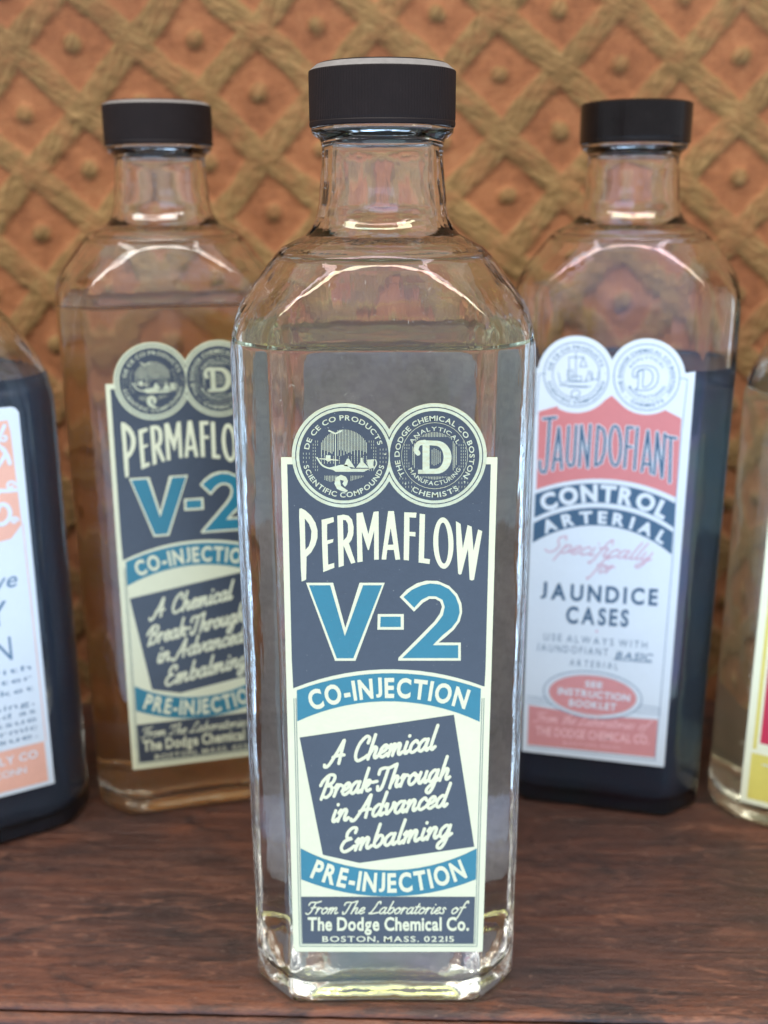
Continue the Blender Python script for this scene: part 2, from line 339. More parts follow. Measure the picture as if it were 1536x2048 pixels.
# ------------------------------------------------------------------ artwork of the dark flow label (front and left bottle)
S1, S2 = (688.0, 914.6), (869.0, 914.6)
def c2(X, Y): return (540 + X / 3.072, 790 + Y / 3.072)
def c3(X, Y): return (540 + X / 3.072, 1320 + Y / 3.072)
def cP(X, Y): return (570 + X / 3.657, 1010 + Y / 3.657)
def arc3(p0, p1, p2, n=16):
    """circle arc through three points"""
    (x0, y0), (x1, y1), (x2, y2) = p0, p1, p2
    d = 2 * (x0 * (y1 - y2) + x1 * (y2 - y0) + x2 * (y0 - y1))
    ux = ((x0*x0+y0*y0)*(y1-y2)+(x1*x1+y1*y1)*(y2-y0)+(x2*x2+y2*y2)*(y0-y1))/d; uy = ((x0*x0+y0*y0)*(x2-x1)+(x1*x1+y1*y1)*(x0-x2)+(x2*x2+y2*y2)*(x1-x0))/d
    r = math.hypot(x0-ux, y0-uy); a0 = math.atan2(y0-uy, x0-ux); a2 = math.atan2(y2-uy, x2-ux)
    if a2 - a0 > math.pi: a2 -= 2*math.pi
    if a0 - a2 > math.pi: a2 += 2*math.pi
    return [(ux + r*math.cos(t), uy + r*math.sin(t)) for t in np.linspace(a0, a2, n)], (ux, uy, r)

def seal_art(pr, s1, s2, R, layer, rad=0.8, hatch=True, k=1.0):
    """engraved contents of both seals; R = radius of the ring text band"""
    (x1, y1), (x2, y2) = s1, s2; q = R / 90.0
    th = 10.5 * q; bold = 0.018
    pr.add(text_arc('DE CE CO PRODUCTS', x1, y1, 71*q, 170, 17, th, bold, 0.13), layer)
    pr.add(text_arc('SCIENTIFIC COMPOUNDS', x1, y1, 83*q, 194, 346, th, bold, 0.13, True), layer)
    pr.add(text_arc('THE DODGE CHEMICAL CO BOSTON', x2, y2, 70*q, 213, -36, th, bold, 0.13), layer)
    pr.add(text_arc('CHEMISTS', x2, y2, 83*q, 236, 306, th, bold, 0.15, True), layer)
    pr.add(text_arc('ANALYTICAL', x2, y2, 50*q, 152, 27, 8.5*q, 0.01, 0.16), layer)
    pr.add(text_arc('MANUFACTURING', x2, y2, 59*q, 207, 333, 8.5*q, 0.01, 0.14, True), layer)
    pr.stroke(circle(x2, y2, 66*q, 40), 0.45*k, layer, False, True)
    for sx, sy in ((x1 + 82*q, y1 - 3*q), (x2 + 60*q, y2 + 52*q), (x2 - 58*q, y2 + 56*q)):
        pr.poly([circle(sx, sy, 1.6*q, 8)], layer)
def seal_shading(pr, s1, s2, R, layer, k=1.0):
    """fine vertical and crossed hatching behind the ring text"""
    q = R / 90.0
    for (x, y), rin, rout, spans in ((s2, 52, 64, ((-26, 26), (154, 206))), (s1, 56, 66, ((-30, 30), (150, 210))), (s2, 70, 87, ((296, 326), (212, 238))), (s1, 68, 87, ((-10, 12), (172, 190)))):
        for a0, a1 in spans:
            for i in range(60):
                hx = -rout + i * (2 * rout / 59.0); 
                for j in range(22):
                    hy = -rout + j * (2 * rout / 21.0); r = math.hypot(hx, hy); a = math.degrees(math.atan2(-hy, hx)) % 360
                    if rin < r < rout and ((a0 % 360 <= a <= a1 % 360) if a0 >= 0 else (a >= a0 % 360 or a <= a1)) and (i % 2 == 0):
                        pr.stroke([(x + hx*q, y + (hy - 1.7)*q), (x + hx*q, y + (hy + 1.7)*q)], 0.42*k, layer, False)
def seal_scene(pr, s1, R, layer, k=1.0, outline=False):
    """balance, flasks and dish in the left seal"""
    x, y = s1; q = R / 90.0
    def P(l): return [(x + a*q, y + b*q) for a, b in l]
    if outline:
        pr.stroke(circle(x, y, 66*q, 40), 0.7*k, layer, False, True)
        for l in ([(-1,-62),(-1,18)], [(-20,-48),(22,-48)], [(-20,-48),(-20,20)], [(20,-48),(10,-22),(30,-22),(20,-48)], [(-32,20),(30,20)], [(-48,30),(40,34)],
                  [(-24,-12),(-24,12),(-10,12),(-10,-12),(-24,-12)], [(34,-10),(32,2),(26,16),(44,16),(40,2),(38,-10)], [(44,-8),(46,14),(60,14),(62,-8)],
                  [(-50,-6),(-44,22),(-20,34),(30,36)], [(-15,5),(14,5),(14,18),(-15,18)]):
            pr.stroke(P(l), 0.75*k, layer, False)
        pr.stroke(P([(-4,66),(-14,58),(-8,44),(8,46),(10,56),(0,62),(6,74)]), 0.8*k, layer)
        return
    pr.stroke(P([(-54,4),(-42,20),(-20,27),(10,30),(45,28)]), 1.6*k, layer)
    pr.poly([P([(-30,24),(-6,18),(6,18),(14,26),(52,26),(40,32),(-16,32)])], layer)
    pr.poly([P([(0,20),(6,6),(10,6),(22,24)])], layer)
    pr.poly([P([(34,4),(37,4),(38,12),(50,24),(24,24),(33,12)])], layer)
    pr.poly([P([(46,8),(61,7),(58,16),(60,24),(51,26),(47,18)])], layer)
    pr.poly([P([(-36,-1),(-27,-1),(-27,10),(-32,12),(-37,8)])], layer)
    pr.stroke(P([(-17,-44),(-17,24)]), 0.9*k, layer, False)
    pr.stroke(P([(-30,-50),(-17,-44),(-5,-50)]), 1.6*k, layer, False)
    pr.stroke(P([(-48,6),(-12,9)]), 1.1*k, layer, False)
    pr.stroke(P([(63,8),(65,16),(60,26)]), 1.2*k, layer)
    pr.poly([P([(-14,66),(-19,56),(-17,44),(-6,38),(4,42),(8,50),(6,58),(2,62),(-3,56),(0,50),(-8,48),(-6,60),(8,70),(4,73),(-6,70)])], layer)
    for i in range(31):                                                    # engraver's hatching
        hx = -45 + i * 3.0; top = -math.sqrt(max(0, 52**2 - hx**2))
        if abs(hx + 17) < 4: continue
        pr.stroke(P([(hx, top), (hx, 0 - 12 * (math.sin(i * 1.7) ** 2))]), 0.62*k, layer, False)
        for hy in (2, 6, 10, 14):
            if abs(hx) > 8 and (i + hy // 2) % 2: pr.stroke(P([(hx, hy - 1.2), (hx, hy + 1.2)]), 0.5*k, layer, False)
    for i in range(9):
        hx = -44 + i * 3.0; pr.stroke(P([(hx + 6, 40), (hx + 6, 52 - abs(i - 4))]), 0.5*k, layer, False)
        pr.stroke(P([(hx + 58, 40), (hx + 58, 50 - i)]), 0.5*k, layer, False)
def seal_monogram(pr, s2, R, layer, k=1.0, outline=False):
    x, y = s2; q = R / 90.0
    def P(l): return [(x + a*q, y + b*q) for a, b in l]
    A = [(-38,-2),(-40,-12),(-34,-24),(-20,-31),(0,-32),(20,-28),(31,-12),(31,10),(20,28),(0,36),(-30,36),(-31,31),(-25,29),(-23,-16),(-19,-19),(-16,-17),(-9,-17),(-11,26),(2,25),(14,14),(17,0),(14,-14),(4,-22),(-10,-23),(-22,-19),(-29,-10),(-27,-4),(-33,1)]
    if outline:
        pr.stroke(P(A), 0.9*k, layer, True, True, 3); return
    def half(rx, ry, x0, cy, n=16): return [(x0 + rx * math.sin(t), cy - ry * math.cos(t)) for t in np.linspace(0, math.pi, n)]
    pr.poly([P([(-24, -31)] + half(30, 33, 4, 3) + [(-24, 36)]), P([(-10, -21)] + half(16, 23, 2, 3) + [(-10, 26)])], layer)
    pr.poly([P([(-33, 28), (-23.5, 28), (-23.5, 36), (-33, 36)])], layer)
    pr.stroke(P([(-20, -27), (-32, -24), (-37, -12), (-33, -5)]), 5.0*k*q, layer, True)
    for i in range(31):
        hx = -46.5 + i * 3.1; e = math.sqrt(max(0, 47**2 - min(47, abs(hx))**2))
        if abs(hx) > 46: continue
        if abs(hx) > 40 or hx > 37: pr.stroke(P([(hx, -e), (hx, e)]), 0.55*k, layer, False)
        else:
            pr.stroke(P([(hx, -e), (hx, -38)]), 0.55*k, layer, False); pr.stroke(P([(hx, 42), (hx, max(43, e))]), 0.55*k, layer, False)
    for hx in (-5, -1, 3, 7, 11): pr.stroke(P([(hx, -15 + abs(hx)*.6), (hx, 20 - abs(hx)*.6)]), 0.55*k, layer, False)

def flow_label(parent):
    H = HF
    up = seals_union(S1, S2, 104)
    # keep only arc above the shoulders of the label
    def shoulders(R, yl, xl, xr):
        t = math.acos((S1[1] - yl) / R * 1.0) if abs(S1[1]-yl) < R else 0
        dx = math.sqrt(max(0, R*R - (yl - S1[1])**2))
        a = math.atan2(yl - S1[1], -dx)
        half = (S2[0]-S1[0]) / 2; an = math.acos(half / R)
        L = [(S1[0] + R*math.cos(t), S1[1] + R*math.sin(t)) for t in np.linspace(a % (2*math.pi), 2*math.pi - an, 40)]
        Rr = [(S1[0]+S2[0]-x, y) for x, y in L][::-1]
        return L + Rr
    top = shoulders(104.5, 918, 0, 0)
    outline = [(562, 918)] + top + [(995, 918), (983, 1340), (965, 1906), (587, 1906), (572, 1340)]
    lab = paper('front_label', H, outline, M['cream'], parent)
    # dark panels
    arcT, _ = arc3((590.5, 1378), (779, 1341.5), (965, 1375))
    d = Print(H)
    d.poly([[(574.5, 932)] + [(S1[0]-104, 932), (S2[0]+104, 932)] + [(981.5, 932), (971, 1340), (969, 1376)] + arcT[::-1] + [(586.5, 1380), (583.5, 1320)]], 1)
    d.poly([[c3(182, 485), c3(1130, 345), c3(1255, 1155), c3(550, 1255), c3(325, 1205)]], 1)
    d.poly([[(602.5, 1796), (950, 1796), (947.5, 1889), (605, 1889)]], 1)
    d.build('dark_panel', M['navy'], lab)
    # fine double frame
    fr = Print(H)
    for w in (0, 5):
        fr.stroke([(588 + w*0.8, 1400), (599.5 + w*0.8, 1893 - w)], 0.7, 1, False); fr.stroke([(968 - w*.8, 1400), (954 - w*.8, 1893 - w)], 0.7, 1, False)
        fr.stroke([(599.5 + w*.8, 1895 - w), (954 - w*.8, 1895 - w)], 0.7, 1, False)
    fr.build('frame_line', M['line'], lab)
    # seals
    g = Print(H)
    g.poly([seals_union(S1, S2, 104)], 2)
    g.poly([seals_union(S1, S2, 95.5)], 4)
    so = g.build('seal_border', M['gold'], lab)
    g = Print(H); g.poly([seals_union(S1, S2, 97.5)], 3); g.poly([circle(*S1, 89.5, 64)], 5)
    g.poly([circle(*S2, 89.5, 64)], 5); g.build('seal_ground', M['navy'], lab)
    g = Print(H); seal_shading(g, S1, S2, 90, 5.6); seal_art(g, S1, S2, 90, 6); seal_scene(g, S1, 90, 6); seal_monogram(g, S2, 90, 6)
    g.build('seal_engraving', M['gold'], lab, 'two round seals with a balance and flasks and a letter D')
    # title
    t = Print(H)
    def PP(pts): return [cP(*p) for p in pts]
    t.poly([PP([(105,40),(120,36),(150,52),(190,88),(222,140),(238,195),(238,250),(222,305),(192,358),(158,390),(155,556),(146,562),(122,571),(116,470),(110,250),(104,100)]), PP([(145,110),(150,340),(175,312),(190,262),(194,202),(176,150)])], 2)
    t.poly([PP([(268,120),(355,100),(358,135),(308,153),(308,270),(355,260),(350,285),(312,298),(316,448),(360,435),(361,470),(280,502),(272,300)])], 2)
    t.poly([PP([(383,90),(430,82),(465,90),(490,118),(502,170),(500,225),(488,265),(468,292),(515,432),(484,441),(428,308),(430,455),(393,467),(388,300)]), PP([(424,120),(445,123),(460,150),(462,205),(452,245),(428,272)])], 2)
    t.poly([PP([(523,72),(568,66),(610,225),(648,62),(685,58),(686,410),(652,412),(652,200),(614,340),(606,340),(562,205),(568,425),(530,431)])], 2)
    t.poly([PP([(755,56),(797,56),(842,410),(808,412),(796,340),(748,340),(740,410),(706,410),(725,270)]), PP([(773,180),(752,302),(793,302)])], 2)
    t.poly([PP([(872,65),(962,68),(958,105),(910,102),(910,208),(955,210),(953,242),(910,238),(906,417),(868,413)])], 2)
    t.poly([PP([(985,75),(1024,80),(1017,402),(1060,408),(1057,443),(977,432)])], 2)
    t.poly([PP([(1158 + 74*math.cos(a) + 4*math.sin(a), 290 + 188*math.sin(a)) for a in np.linspace(0, 6.2832, 40, endpoint=False)]), PP([(1158 + 37*math.cos(a) + 4*math.sin(a), 290 + 150*math.sin(a)) for a in np.linspace(0, 6.2832, 40, endpoint=False)])], 2)
    t.poly([PP([(1250,130),(1284,150),(1300,330),(1335,158),(1365,170),(1378,345),(1412,190),(1442,203),(1382,558),(1366,564),(1350,556),(1338,330),(1290,516),(1278,521),(1266,512),(1254,300)])], 2)
    def C2(pts): return [c2(*p) for p in pts]
    t.poly([C2([(222,1163),(388,1163),(463,1440),(550,1163),(705,1163),(525,1642),(400,1642)])], 2)
    t.poly([C2([(662,1355),(822,1355),(822,1451),(660,1451)])], 2)
    two = C2([(797,1250),(840,1205),(900,1167),(960,1150),(1030,1152),(1100,1182),(1150,1232),(1176,1290),(1180,1345),(1165,1400),(1130,1450),(1080,1495),(1035,1530),(1172,1530),(1172,1641),(787,1641),(790,1622),(900,1512),(1010,1400),(1045,1350),(1056,1310),(1045,1278),(1015,1262),(980,1262),(940,1285),(885,1340)])
    t.poly([two], 2)
    # letters on the bands (cream) are above the blue
    _, (ax, ay, ar) = arc3(c3(165, 195), c3(740, 90), c3(1295, 185))
    def ang(cx, cy, p): return math.degrees(math.atan2(-(p[1]-cy), p[0]-cx))
    rb = ay - c3(740, 236)[1]
    t.add(text_arc('CO-INJECTION', ax, ay, rb, ang(ax, ay, c3(252, 300)), ang(ax, ay, c3(1200, 300)), 39, 0.035, 0.13), 3)
    _, (bx, by, br) = arc3(c3(188, 1165), c3(740, 1300), c3(1270, 1165))
    rb2 = c3(740, 1432)[1] - by
    t.add(text_arc('PRE-INJECTION', bx, by, rb2, ang(bx, by, c3(245, 1340)), ang(bx, by, c3(1215, 1345)), 38, 0.035, 0.12, True), 3)
    cursive(t, 'A Chemical', *[c3(400, 640)[0] - 10, c3(1035, 560)[0]], c3(400, 652)[1], 22.0, -0.150, 3.25, 2)
    cursive(t, 'Break-Through', c3(315, 850)[0] - 2, c3(1125, 725)[0], c3(330, 858)[1], 21.5, -0.150, 3.2, 2)
    cursive(t, 'in Advanced', c3(372, 1000)[0], c3(1110, 910)[0], c3(375, 1005)[1], 21.5, -0.140, 3.2, 2)
    cursive(t, 'Embalming', c3(430, 1190)[0], c3(1140, 1075)[0], c3(435, 1190)[1], 21.5, -0.150, 3.25, 2)
    cursive(t, 'From The Laboratories of', c3(232, 1570)[0], c3(1200, 1570)[0], c3(225, 1566)[1], 12.0, 0.0, 1.35, 2, 0.45)
    t.add(text_line('The Dodge Chemical Co.', c3(232, 0)[0], c3(1222, 0)[0], c3(0, 1668)[1], 27, 0.03, 0.06), 2)
    t.add(text_line('BOSTON, MASS. 02215', c3(322, 0)[0], c3(1130, 0)[0], c3(0, 1738)[1], 11.5, 0.012, 0.14), 2)
    t.build('cream_lettering', M['cream'], lab)
    b = Print(H)
    a1, _ = arc3(c3(165, 195), c3(740, 90), c3(1295, 185)); a2, _ = arc3(c3(168, 385), c3(740, 262), c3(1288, 388))
    b.poly([a1 + a2[::-1]], 2); b.build('blue_band', M['blue'], lab)
    b = Print(H)
    a1, _ = arc3(c3(188, 1165), c3(740, 1300), c3(1270, 1165)); a2, _ = arc3(c3(192, 1355), c3(740, 1460), c3(1265, 1355))
    b.poly([a1 + a2[::-1]], 2); b.build('blue_band', M['blue'], lab)
    b = Print(H)
    b.poly([C2([(240,1178),(370,1178),(460,1490),(572,1178),(688,1178),(512,1626),(410,1626)])], 3)
    b.poly([C2([(680,1371),(803,1371),(803,1434),(677,1434)])], 3)
    b.poly([C2([(820,1250),(870,1207),(930,1179),(985,1167),(1045,1174),(1100,1202),(1140,1247),(1160,1300),(1165,1345),(1150,1395),(1115,1440),(1060,1485),(1000,1546),(1156,1546),(1156,1625),(812,1625),(920,1520),(1025,1412),(1062,1362),(1073,1310),(1060,1268),(1020,1246),(975,1245),(930,1268),(886,1316)])], 3)
    b.build('blue_lettering', M['blue'], lab)
    return lab

# ------------------------------------------------------------------ artwork of the white and red label (right bottle)
def r6(X, Y): return (1020 + X / 4.042, 660 + Y / 4.042)
def r7(X, Y): return (1020 + X / 4.042, 1120 + Y / 4.042)
def red_label(parent):
    H = HR
    s1 = r6(535, 370); s2 = r6(1105, 392); R = 64.5
    Ro = 84.0
    U = sheet_inv(H, [(-0.0253, 0.1532), (0.0224, 0.1532), (0.0224, 0.0197), (-0.0253, 0.0197)])
    d = math.hypot(s2[0]-s1[0], s2[1]-s1[1]); an = math.acos(d/2/(Ro*0.92))
    Rl = Ro * 0.92; b0 = math.atan2(s2[1]-s1[1], s2[0]-s1[0])
    L = [(s1[0] + Rl*math.cos(t), s1[1] + Rl*math.sin(t)) for t in np.linspace(math.radians(188), 2*math.pi - an + b0, 34)]
    Rr = [(s2[0] + Rl*math.cos(t), s2[1] + Rl*math.sin(t)) for t in np.linspace(math.pi + an + b0, math.radians(354), 34)]
    outline = [tuple(U[0])] + L + Rr + [tuple(U[1]), tuple(U[2]), tuple(U[3])]
    lab = paper('front_label', H, outline, M['white'], parent)
    # red fields
    p = Print(H)
    upper = [r6(235,665), r6(390,628)]
    lo1 = [(s1[0] + 77*math.cos(t), s1[1] + 77*math.sin(t)) for t in np.linspace(math.radians(118), math.radians(42), 12)]
    lo2 = [(s2[0] + 75*math.cos(t), s2[1] + 75*math.sin(t)) for t in np.linspace(math.radians(140), math.radians(62), 12)]
    bot, _ = arc3(r6(212, 1300), r6(780, 1215), r6(1340, 1365))
    p.poly([[r6(232,668), r6(385,626)] + lo1 + [r6(822,540)] + lo2 + [r6(1250,655), r6(1385,725)] + bot[::-1]], 1)
    ell = []
    cx, cy = r7(668, 1100)
    for t in np.linspace(0, 6.2832, 48, endpoint=False):
        X, Y = 88*math.cos(t), 39*math.sin(t); a = 0.105; ell.append((cx + X*math.cos(a) - Y*math.sin(a), cy + X*math.sin(a) + Y*math.cos(a)))
    p.build('red_field', M['red'], lab); p = Print(H); p.poly([ell], 3); p.build('red_oval', M['paler_red'], lab); p = Print(H)
    p.poly([[r7(150,1180), r7(640, 1262), r7(1195,1300), r7(1170,1605), r7(140,1500)]], 1)
    p.build('red_field', M['paler_red'], lab)
    # navy arcs
    n_ = Print(H)
    t1, _ = arc3(r6(203, 1335), r6(770, 1252), r6(1338, 1412)); t2, _ = arc3(r6(195, 1530), r6(770, 1408), r6(1325, 1610))
    n_.poly([t1 + t2[::-1]], 1)
    t3, _ = arc3(r6(190, 1568), r6(770, 1448), r6(1318, 1645)); t4, _ = arc3(r6(182, 1730), r6(740, 1590), r6(1305, 1825))
    n_.poly([t3 + t4[::-1]], 1)
    n_.build('dark_band', M['rednavy'], lab)
    halo = Print(H); ink = Print(H)
    J = [[(270,728),(372,716)], [(322,722),(298,1110),(282,1160),(255,1155),(240,1120),(242,1070)],
         [(345,1140),(395,800),(418,1130)], [(362,1055),(408,1055)],
         [(475,790),(460,1060),(482,1110),(512,1095),(520,1050),(537,785)],
         [(560,1110),(577,782),(628,1120),(650,778)],
         [(712,785),(690,1105)], [(712,785),(755,815),(770,890),(760,1000),(735,1080),(690,1105)],
         [(925,1120),(950,795),(995,800)], [(938,950),(982,955)],
         [(1030,800),(1005,1135)], [(1065,1150),(1115,825),(1140,1165)], [(1085,1090),(1138,1098)],
         [(1165,1175),(1190,838),(1228,1200),(1252,850)], [(1245,868),(1342,885)], [(1300,880),(1290,1240)]]
    for s in J:
        P = [r6(*q) for q in s]
        halo.stroke(P, 4.3, 2, False); ink.stroke(P, 2.5, 4, False)
    O = [r6(850 + 45*math.cos(t) , 945 + 160*math.sin(t)) for t in np.linspace(0, 6.2832, 32, endpoint=False)]
    halo.stroke(O, 4.3, 2, False, True); ink.stroke(O, 2.5, 4, False, True)
    halo.build('title_outline', M['white'], lab); ink.build('title_lettering', M['rednavy'], lab); halo = Print(H); ink = Print(H)
    def ang(c, p): return math.degrees(math.atan2(-(p[1]-c[1]), p[0]-c[0]))
    _, (ax, ay, ar) = arc3(r6(203, 1335), r6(770, 1252), r6(1338, 1412))
    _, (a2x, a2y, a2r) = arc3(r6(195, 1530), r6(770, 1408), r6(1325, 1610))
    halo.add(text_arc('CONTROL', a2x, a2y, a2r + 3.5, ang((a2x, a2y), r6(275, 1480)), ang((a2x, a2y), r6(1245, 1530)), 33, 0.05, 0.12), 2)
    _, (a4x, a4y, a4r) = arc3(r6(182, 1730), r6(740, 1590), r6(1305, 1825))
    halo.add(text_arc('ARTERIAL', a4x, a4y, a4r + 5, ang((a4x, a4y), r6(278, 1650)), ang((a4x, a4y), r6(1240, 1730)), 24, 0.045, 0.3), 2)
    halo.stroke([(cx + (x-cx)*1.06, cy + (y-cy)*1.11) for x, y in ell], 2.0, 2, False, True)
    sl = 0.105
    halo.add(text_line('SEE', r7(605, 0)[0], r7(745, 0)[0], r7(0, 1030)[1], 12, 0.03, 0.1, sl), 4)
    halo.add(text_line('INSTRUCTION', r7(385, 0)[0], r7(965, 0)[0], r7(0, 1090)[1], 14, 0.03, 0.1, sl), 4)
    halo.add(text_line('BOOKLET', r7(475, 0)[0], r7(855, 0)[0], r7(0, 1185)[1], 14, 0.03, 0.1, sl), 4)
    halo.build('white_lettering', M['white'], lab)
    ink.add(text_line('JAUNDICE', r7(245, 0)[0], r7(1190, 0)[0], r7(0, 318)[1], 33, 0.032, 0.22, 0.060), 2)
    ink.add(text_line('CASES', r7(450, 0)[0], r7(955, 0)[0], r7(0, 515)[1], 34, 0.03, 0.18, 0.060), 2)
    ink.build('dark_lettering', M['rednavy'], lab)
    g = Print(H)
    seal_art(g, s1, s2, 64.5, 2, k=0.9); seal_scene(g, s1, 64.5, 2, 0.9, True); seal_monogram(g, s2, 64.5, 2, 0.9, True)
    g.stroke(circle(*s1, 64.5, 48), 0.9, 1, False, True); g.stroke(circle(*s2, 66, 48), 0.9, 1, False, True)
    g.stroke([r6(290,362), r6(235,368), r6(210, 700)], 0.7, 1, False); g.stroke([r6(1380,400), r6(1435,408), r6(1385,860), r6(1340,1385), r7(1310,60), r7(1210,1230), r7(1170,1630)], 0.7, 1, False)
    g.add(text_line('USE ALWAYS WITH', r7(272, 0)[0], r7(1105, 0)[0], r7(0, 655)[1], 15, 0.0, 0.3, 0.085), 2)
    g.add(text_line('JAUNDOFIANT', r7(215, 0)[0], r7(790, 0)[0], r7(0, 740)[1], 15, 0.0, 0.3, 0.075), 2)
    g.add(text_line('ARTERIAL', r7(480, 0)[0], r7(870, 0)[0], r7(0, 862)[1], 14, 0.0, 0.4, 0.085), 2)
    g.add(text_line('BASIC', r7(850, 0)[0], r7(1140, 0)[0], r7(0, 805)[1], 15, 0.02, 0.12, 0.075, 0.25), 2)
    g.stroke([r7(838, 812), r7(1145, 838)], 0.9, 2, False)
    g.stroke([(cx + (x-cx)*1.12, cy + (y-cy)*1.20) for x, y in ell], 0.9, 1, False, True)
    for dy in (0, 24, 52):
        g.stroke([r7(135, 1108 + dy), r7(290 + dy, 1125 + dy)], 0.6, 1, False); g.stroke([r7(1040 - dy, 1183 + dy), r7(1215, 1205 + dy)], 0.6, 1, False)
    g.stroke([r7(140, 1515), r7(1175, 1625)], 0.7, 1, False)
    g.build('fine_lettering', M['greyblue'], lab)
    s = Print(H)
    cursive(s, 'Specifically', r6(290, 0)[0], r6(1180, 0)[0], r6(0, 1800)[1], 16.5, 0.09, 1.4, 2, 0.6)
    cursive(s, 'for', r7(655, 0)[0], r7(850, 0)[0], r7(0, 105)[1], 15.5, 0.09, 1.4, 2, 0.6)
    s.poly([circle(*r7(700, 585), 2.6, 10)], 2)
    s.build('rose_lettering', M['pinkscript'], lab)
    s = Print(H)
    cursive(s, 'From the Laboratories of', r7(205, 0)[0], r7(1120, 0)[0], r7(0, 1310)[1], 9.5, 0.085, 0.9, 2, 0.5)
    s.add(text_line('THE DODGE CHEMICAL CO.', r7(205, 0)[0], r7(1120, 0)[0], r7(0, 1420)[1], 18, 0.02, 0.08, 0.085), 2)
    s.add(text_line('BOSTON, MASS.', r7(430, 0)[0], r7(900, 0)[0], r7(0, 1500)[1], 7, 0.0, 0.15, 0.085), 2)
    s.build('pale_lettering', M['redpale'], lab)
    return lab

# ------------------------------------------------------------------ artwork of the cropped labels at the frame's edges
def orange_label(parent):
    H = HFL
    def g(u0, z0): return tuple(sheet_inv(H, [(u0, z0)])[0])
    w0, w1, z0, z1 = -0.0252, 0.0255, 0.018, 0.1445
    rc = 0.002
    outline = [g(w0, z0), g(w1 - .0006, z0), g(w1, z1 - rc), g(w1 - rc*.4, z1 - rc*.3), g(w1 - rc, z1), g(w0 + rc, z1), g(w0, z1 - rc)]
    lab = paper('front_label', H, outline, M['white'], parent)
    p = Print(H)
    def poly(uz, l): p.poly([[g(*q) for q in uz]], l)
    poly([(w0+.002, .0195), (w1-.0025, .0195), (w1-.0025, .034), (w0+.002, .034)], 1)
    # floral corner at the top
    poly([(w0+.003, .1405), (w1-.0035, .1405), (w1-.003, .137), (w1-.0025, .108), (w1-.006, .104), (w1-.013, .103), (w1-.02, .108), (w0+.014, .108), (w0+.006, .103), (w0+.003, .108)], 1)
    p.stroke([g(w1-.002, .034), g(w1-.0022, .108)], 0.9, 1, False)
    p.build('orange_field', M['orange'], lab)
    s = Print(H)
    for (u, z, r, a0) in ((w1-.0105, .1275, .0064, 0), (w1-.0080, .1130, .0048, 1.6), (w1-.023, .1275, .0060, 3.0), (w1-.019, .1125, .0045, .5)):
        P = []
        for k in range(26):
            t = k / 25; a = a0 + t * 7.5; rr = r * (1 - .8 * t); P.append(g(u + rr * math.cos(a), z + rr * 1.25 * math.sin(a)))
        s.stroke(P, 4.5, 2, True, k=2)
    for (u, z, r, a0) in ((w1-.0045, .1205, .0016, 0), (w1-.0050, .1355, .0015, 2), (w1-.0150, .1205, .0020, 1), (w1-.0155, .1365, .0017, 4), (w1-.0140, .1075, .0018, 2.5), (w1-.0045, .1095, .0012, 0)):
        s.stroke([g(u + r * (1 - k / 9) * math.cos(a0 + k * .9), z + r * (1 - k / 9) * math.sin(a0 + k * .9)) for k in range(8)], 2.6, 2, True, k=2)
    s.stroke([g(w1-.0045, .139), g(w1-.007, .134), g(w1-.005, .131), g(w1-.0075, .127)], 4, 2); s.stroke([g(w1-.003, .119), g(w1-.008, .1195), g(w1-.014, .122)], 4, 2)
    def tl(pr, txt, u0, u1, z, h, bold=0.0, shear=0.0, gap=.09, layer=2):
        V, F = text_flat(txt, bold, gap); uz = np.c_[u0 + V[:, 0]*(u1-u0) + V[:, 1]*h*shear, z + V[:, 1]*h]
        pr.add((sheet_inv(H, uz), F), layer)
    s.build('scrollwork', M['white'], lab); s = Print(H)
    tl(s, 'SUPPLY CO', w1-.026, w1-.005, .0290, .0028, .02); tl(s, 'CONN', w1-.019, w1-.009, .0245, .0024, .01)
    s.build('white_lettering', M['white'], lab)
    t = Print(H)
    tl(t, 'Preservative', w0+.006, w1-.006, .0885, .0054, .005, .25, .06)
    tl(t, 'CAVITY', w0+.002, w1-.0094, .0765, .0085, .0)
    tl(t, 'SOLUTION', w0+.001, w1-.0094, .0645, .0085, .0)
    lines = [('directly with', .0570), ('and pour water', .0530), ('into the bucket.', .0490), ('For use in posing,', .0435), ('it is diluted as', .0400),
             ('the drying tissue', .0365), ('by hypodermic', .0333), ]
    for k, (tx, z) in enumerate([('evenly with', .0585), ('tap water', .0548), ('in a bucket.', .0512), ('For posing,', .0470), ('diluted as', .0440), ('the tissue', .0410)]):
        pass
    for k, (tx, z) in enumerate([('slowly with', .0600), ('in tap water', .0565), ('into a bucket', .0528), ('When posing,', .0478), ('used diluted as', .0448), ('drying tissue', .0419),
                                 ('or hypodermic', .0390), ('body tissue.', .0362)]):
        tl(t, tx, w0 + .006, w1 - .0043, z, .0019, .0, .1, .12)
    t.build('fine_lettering', M['greyblue'], lab)
    return lab
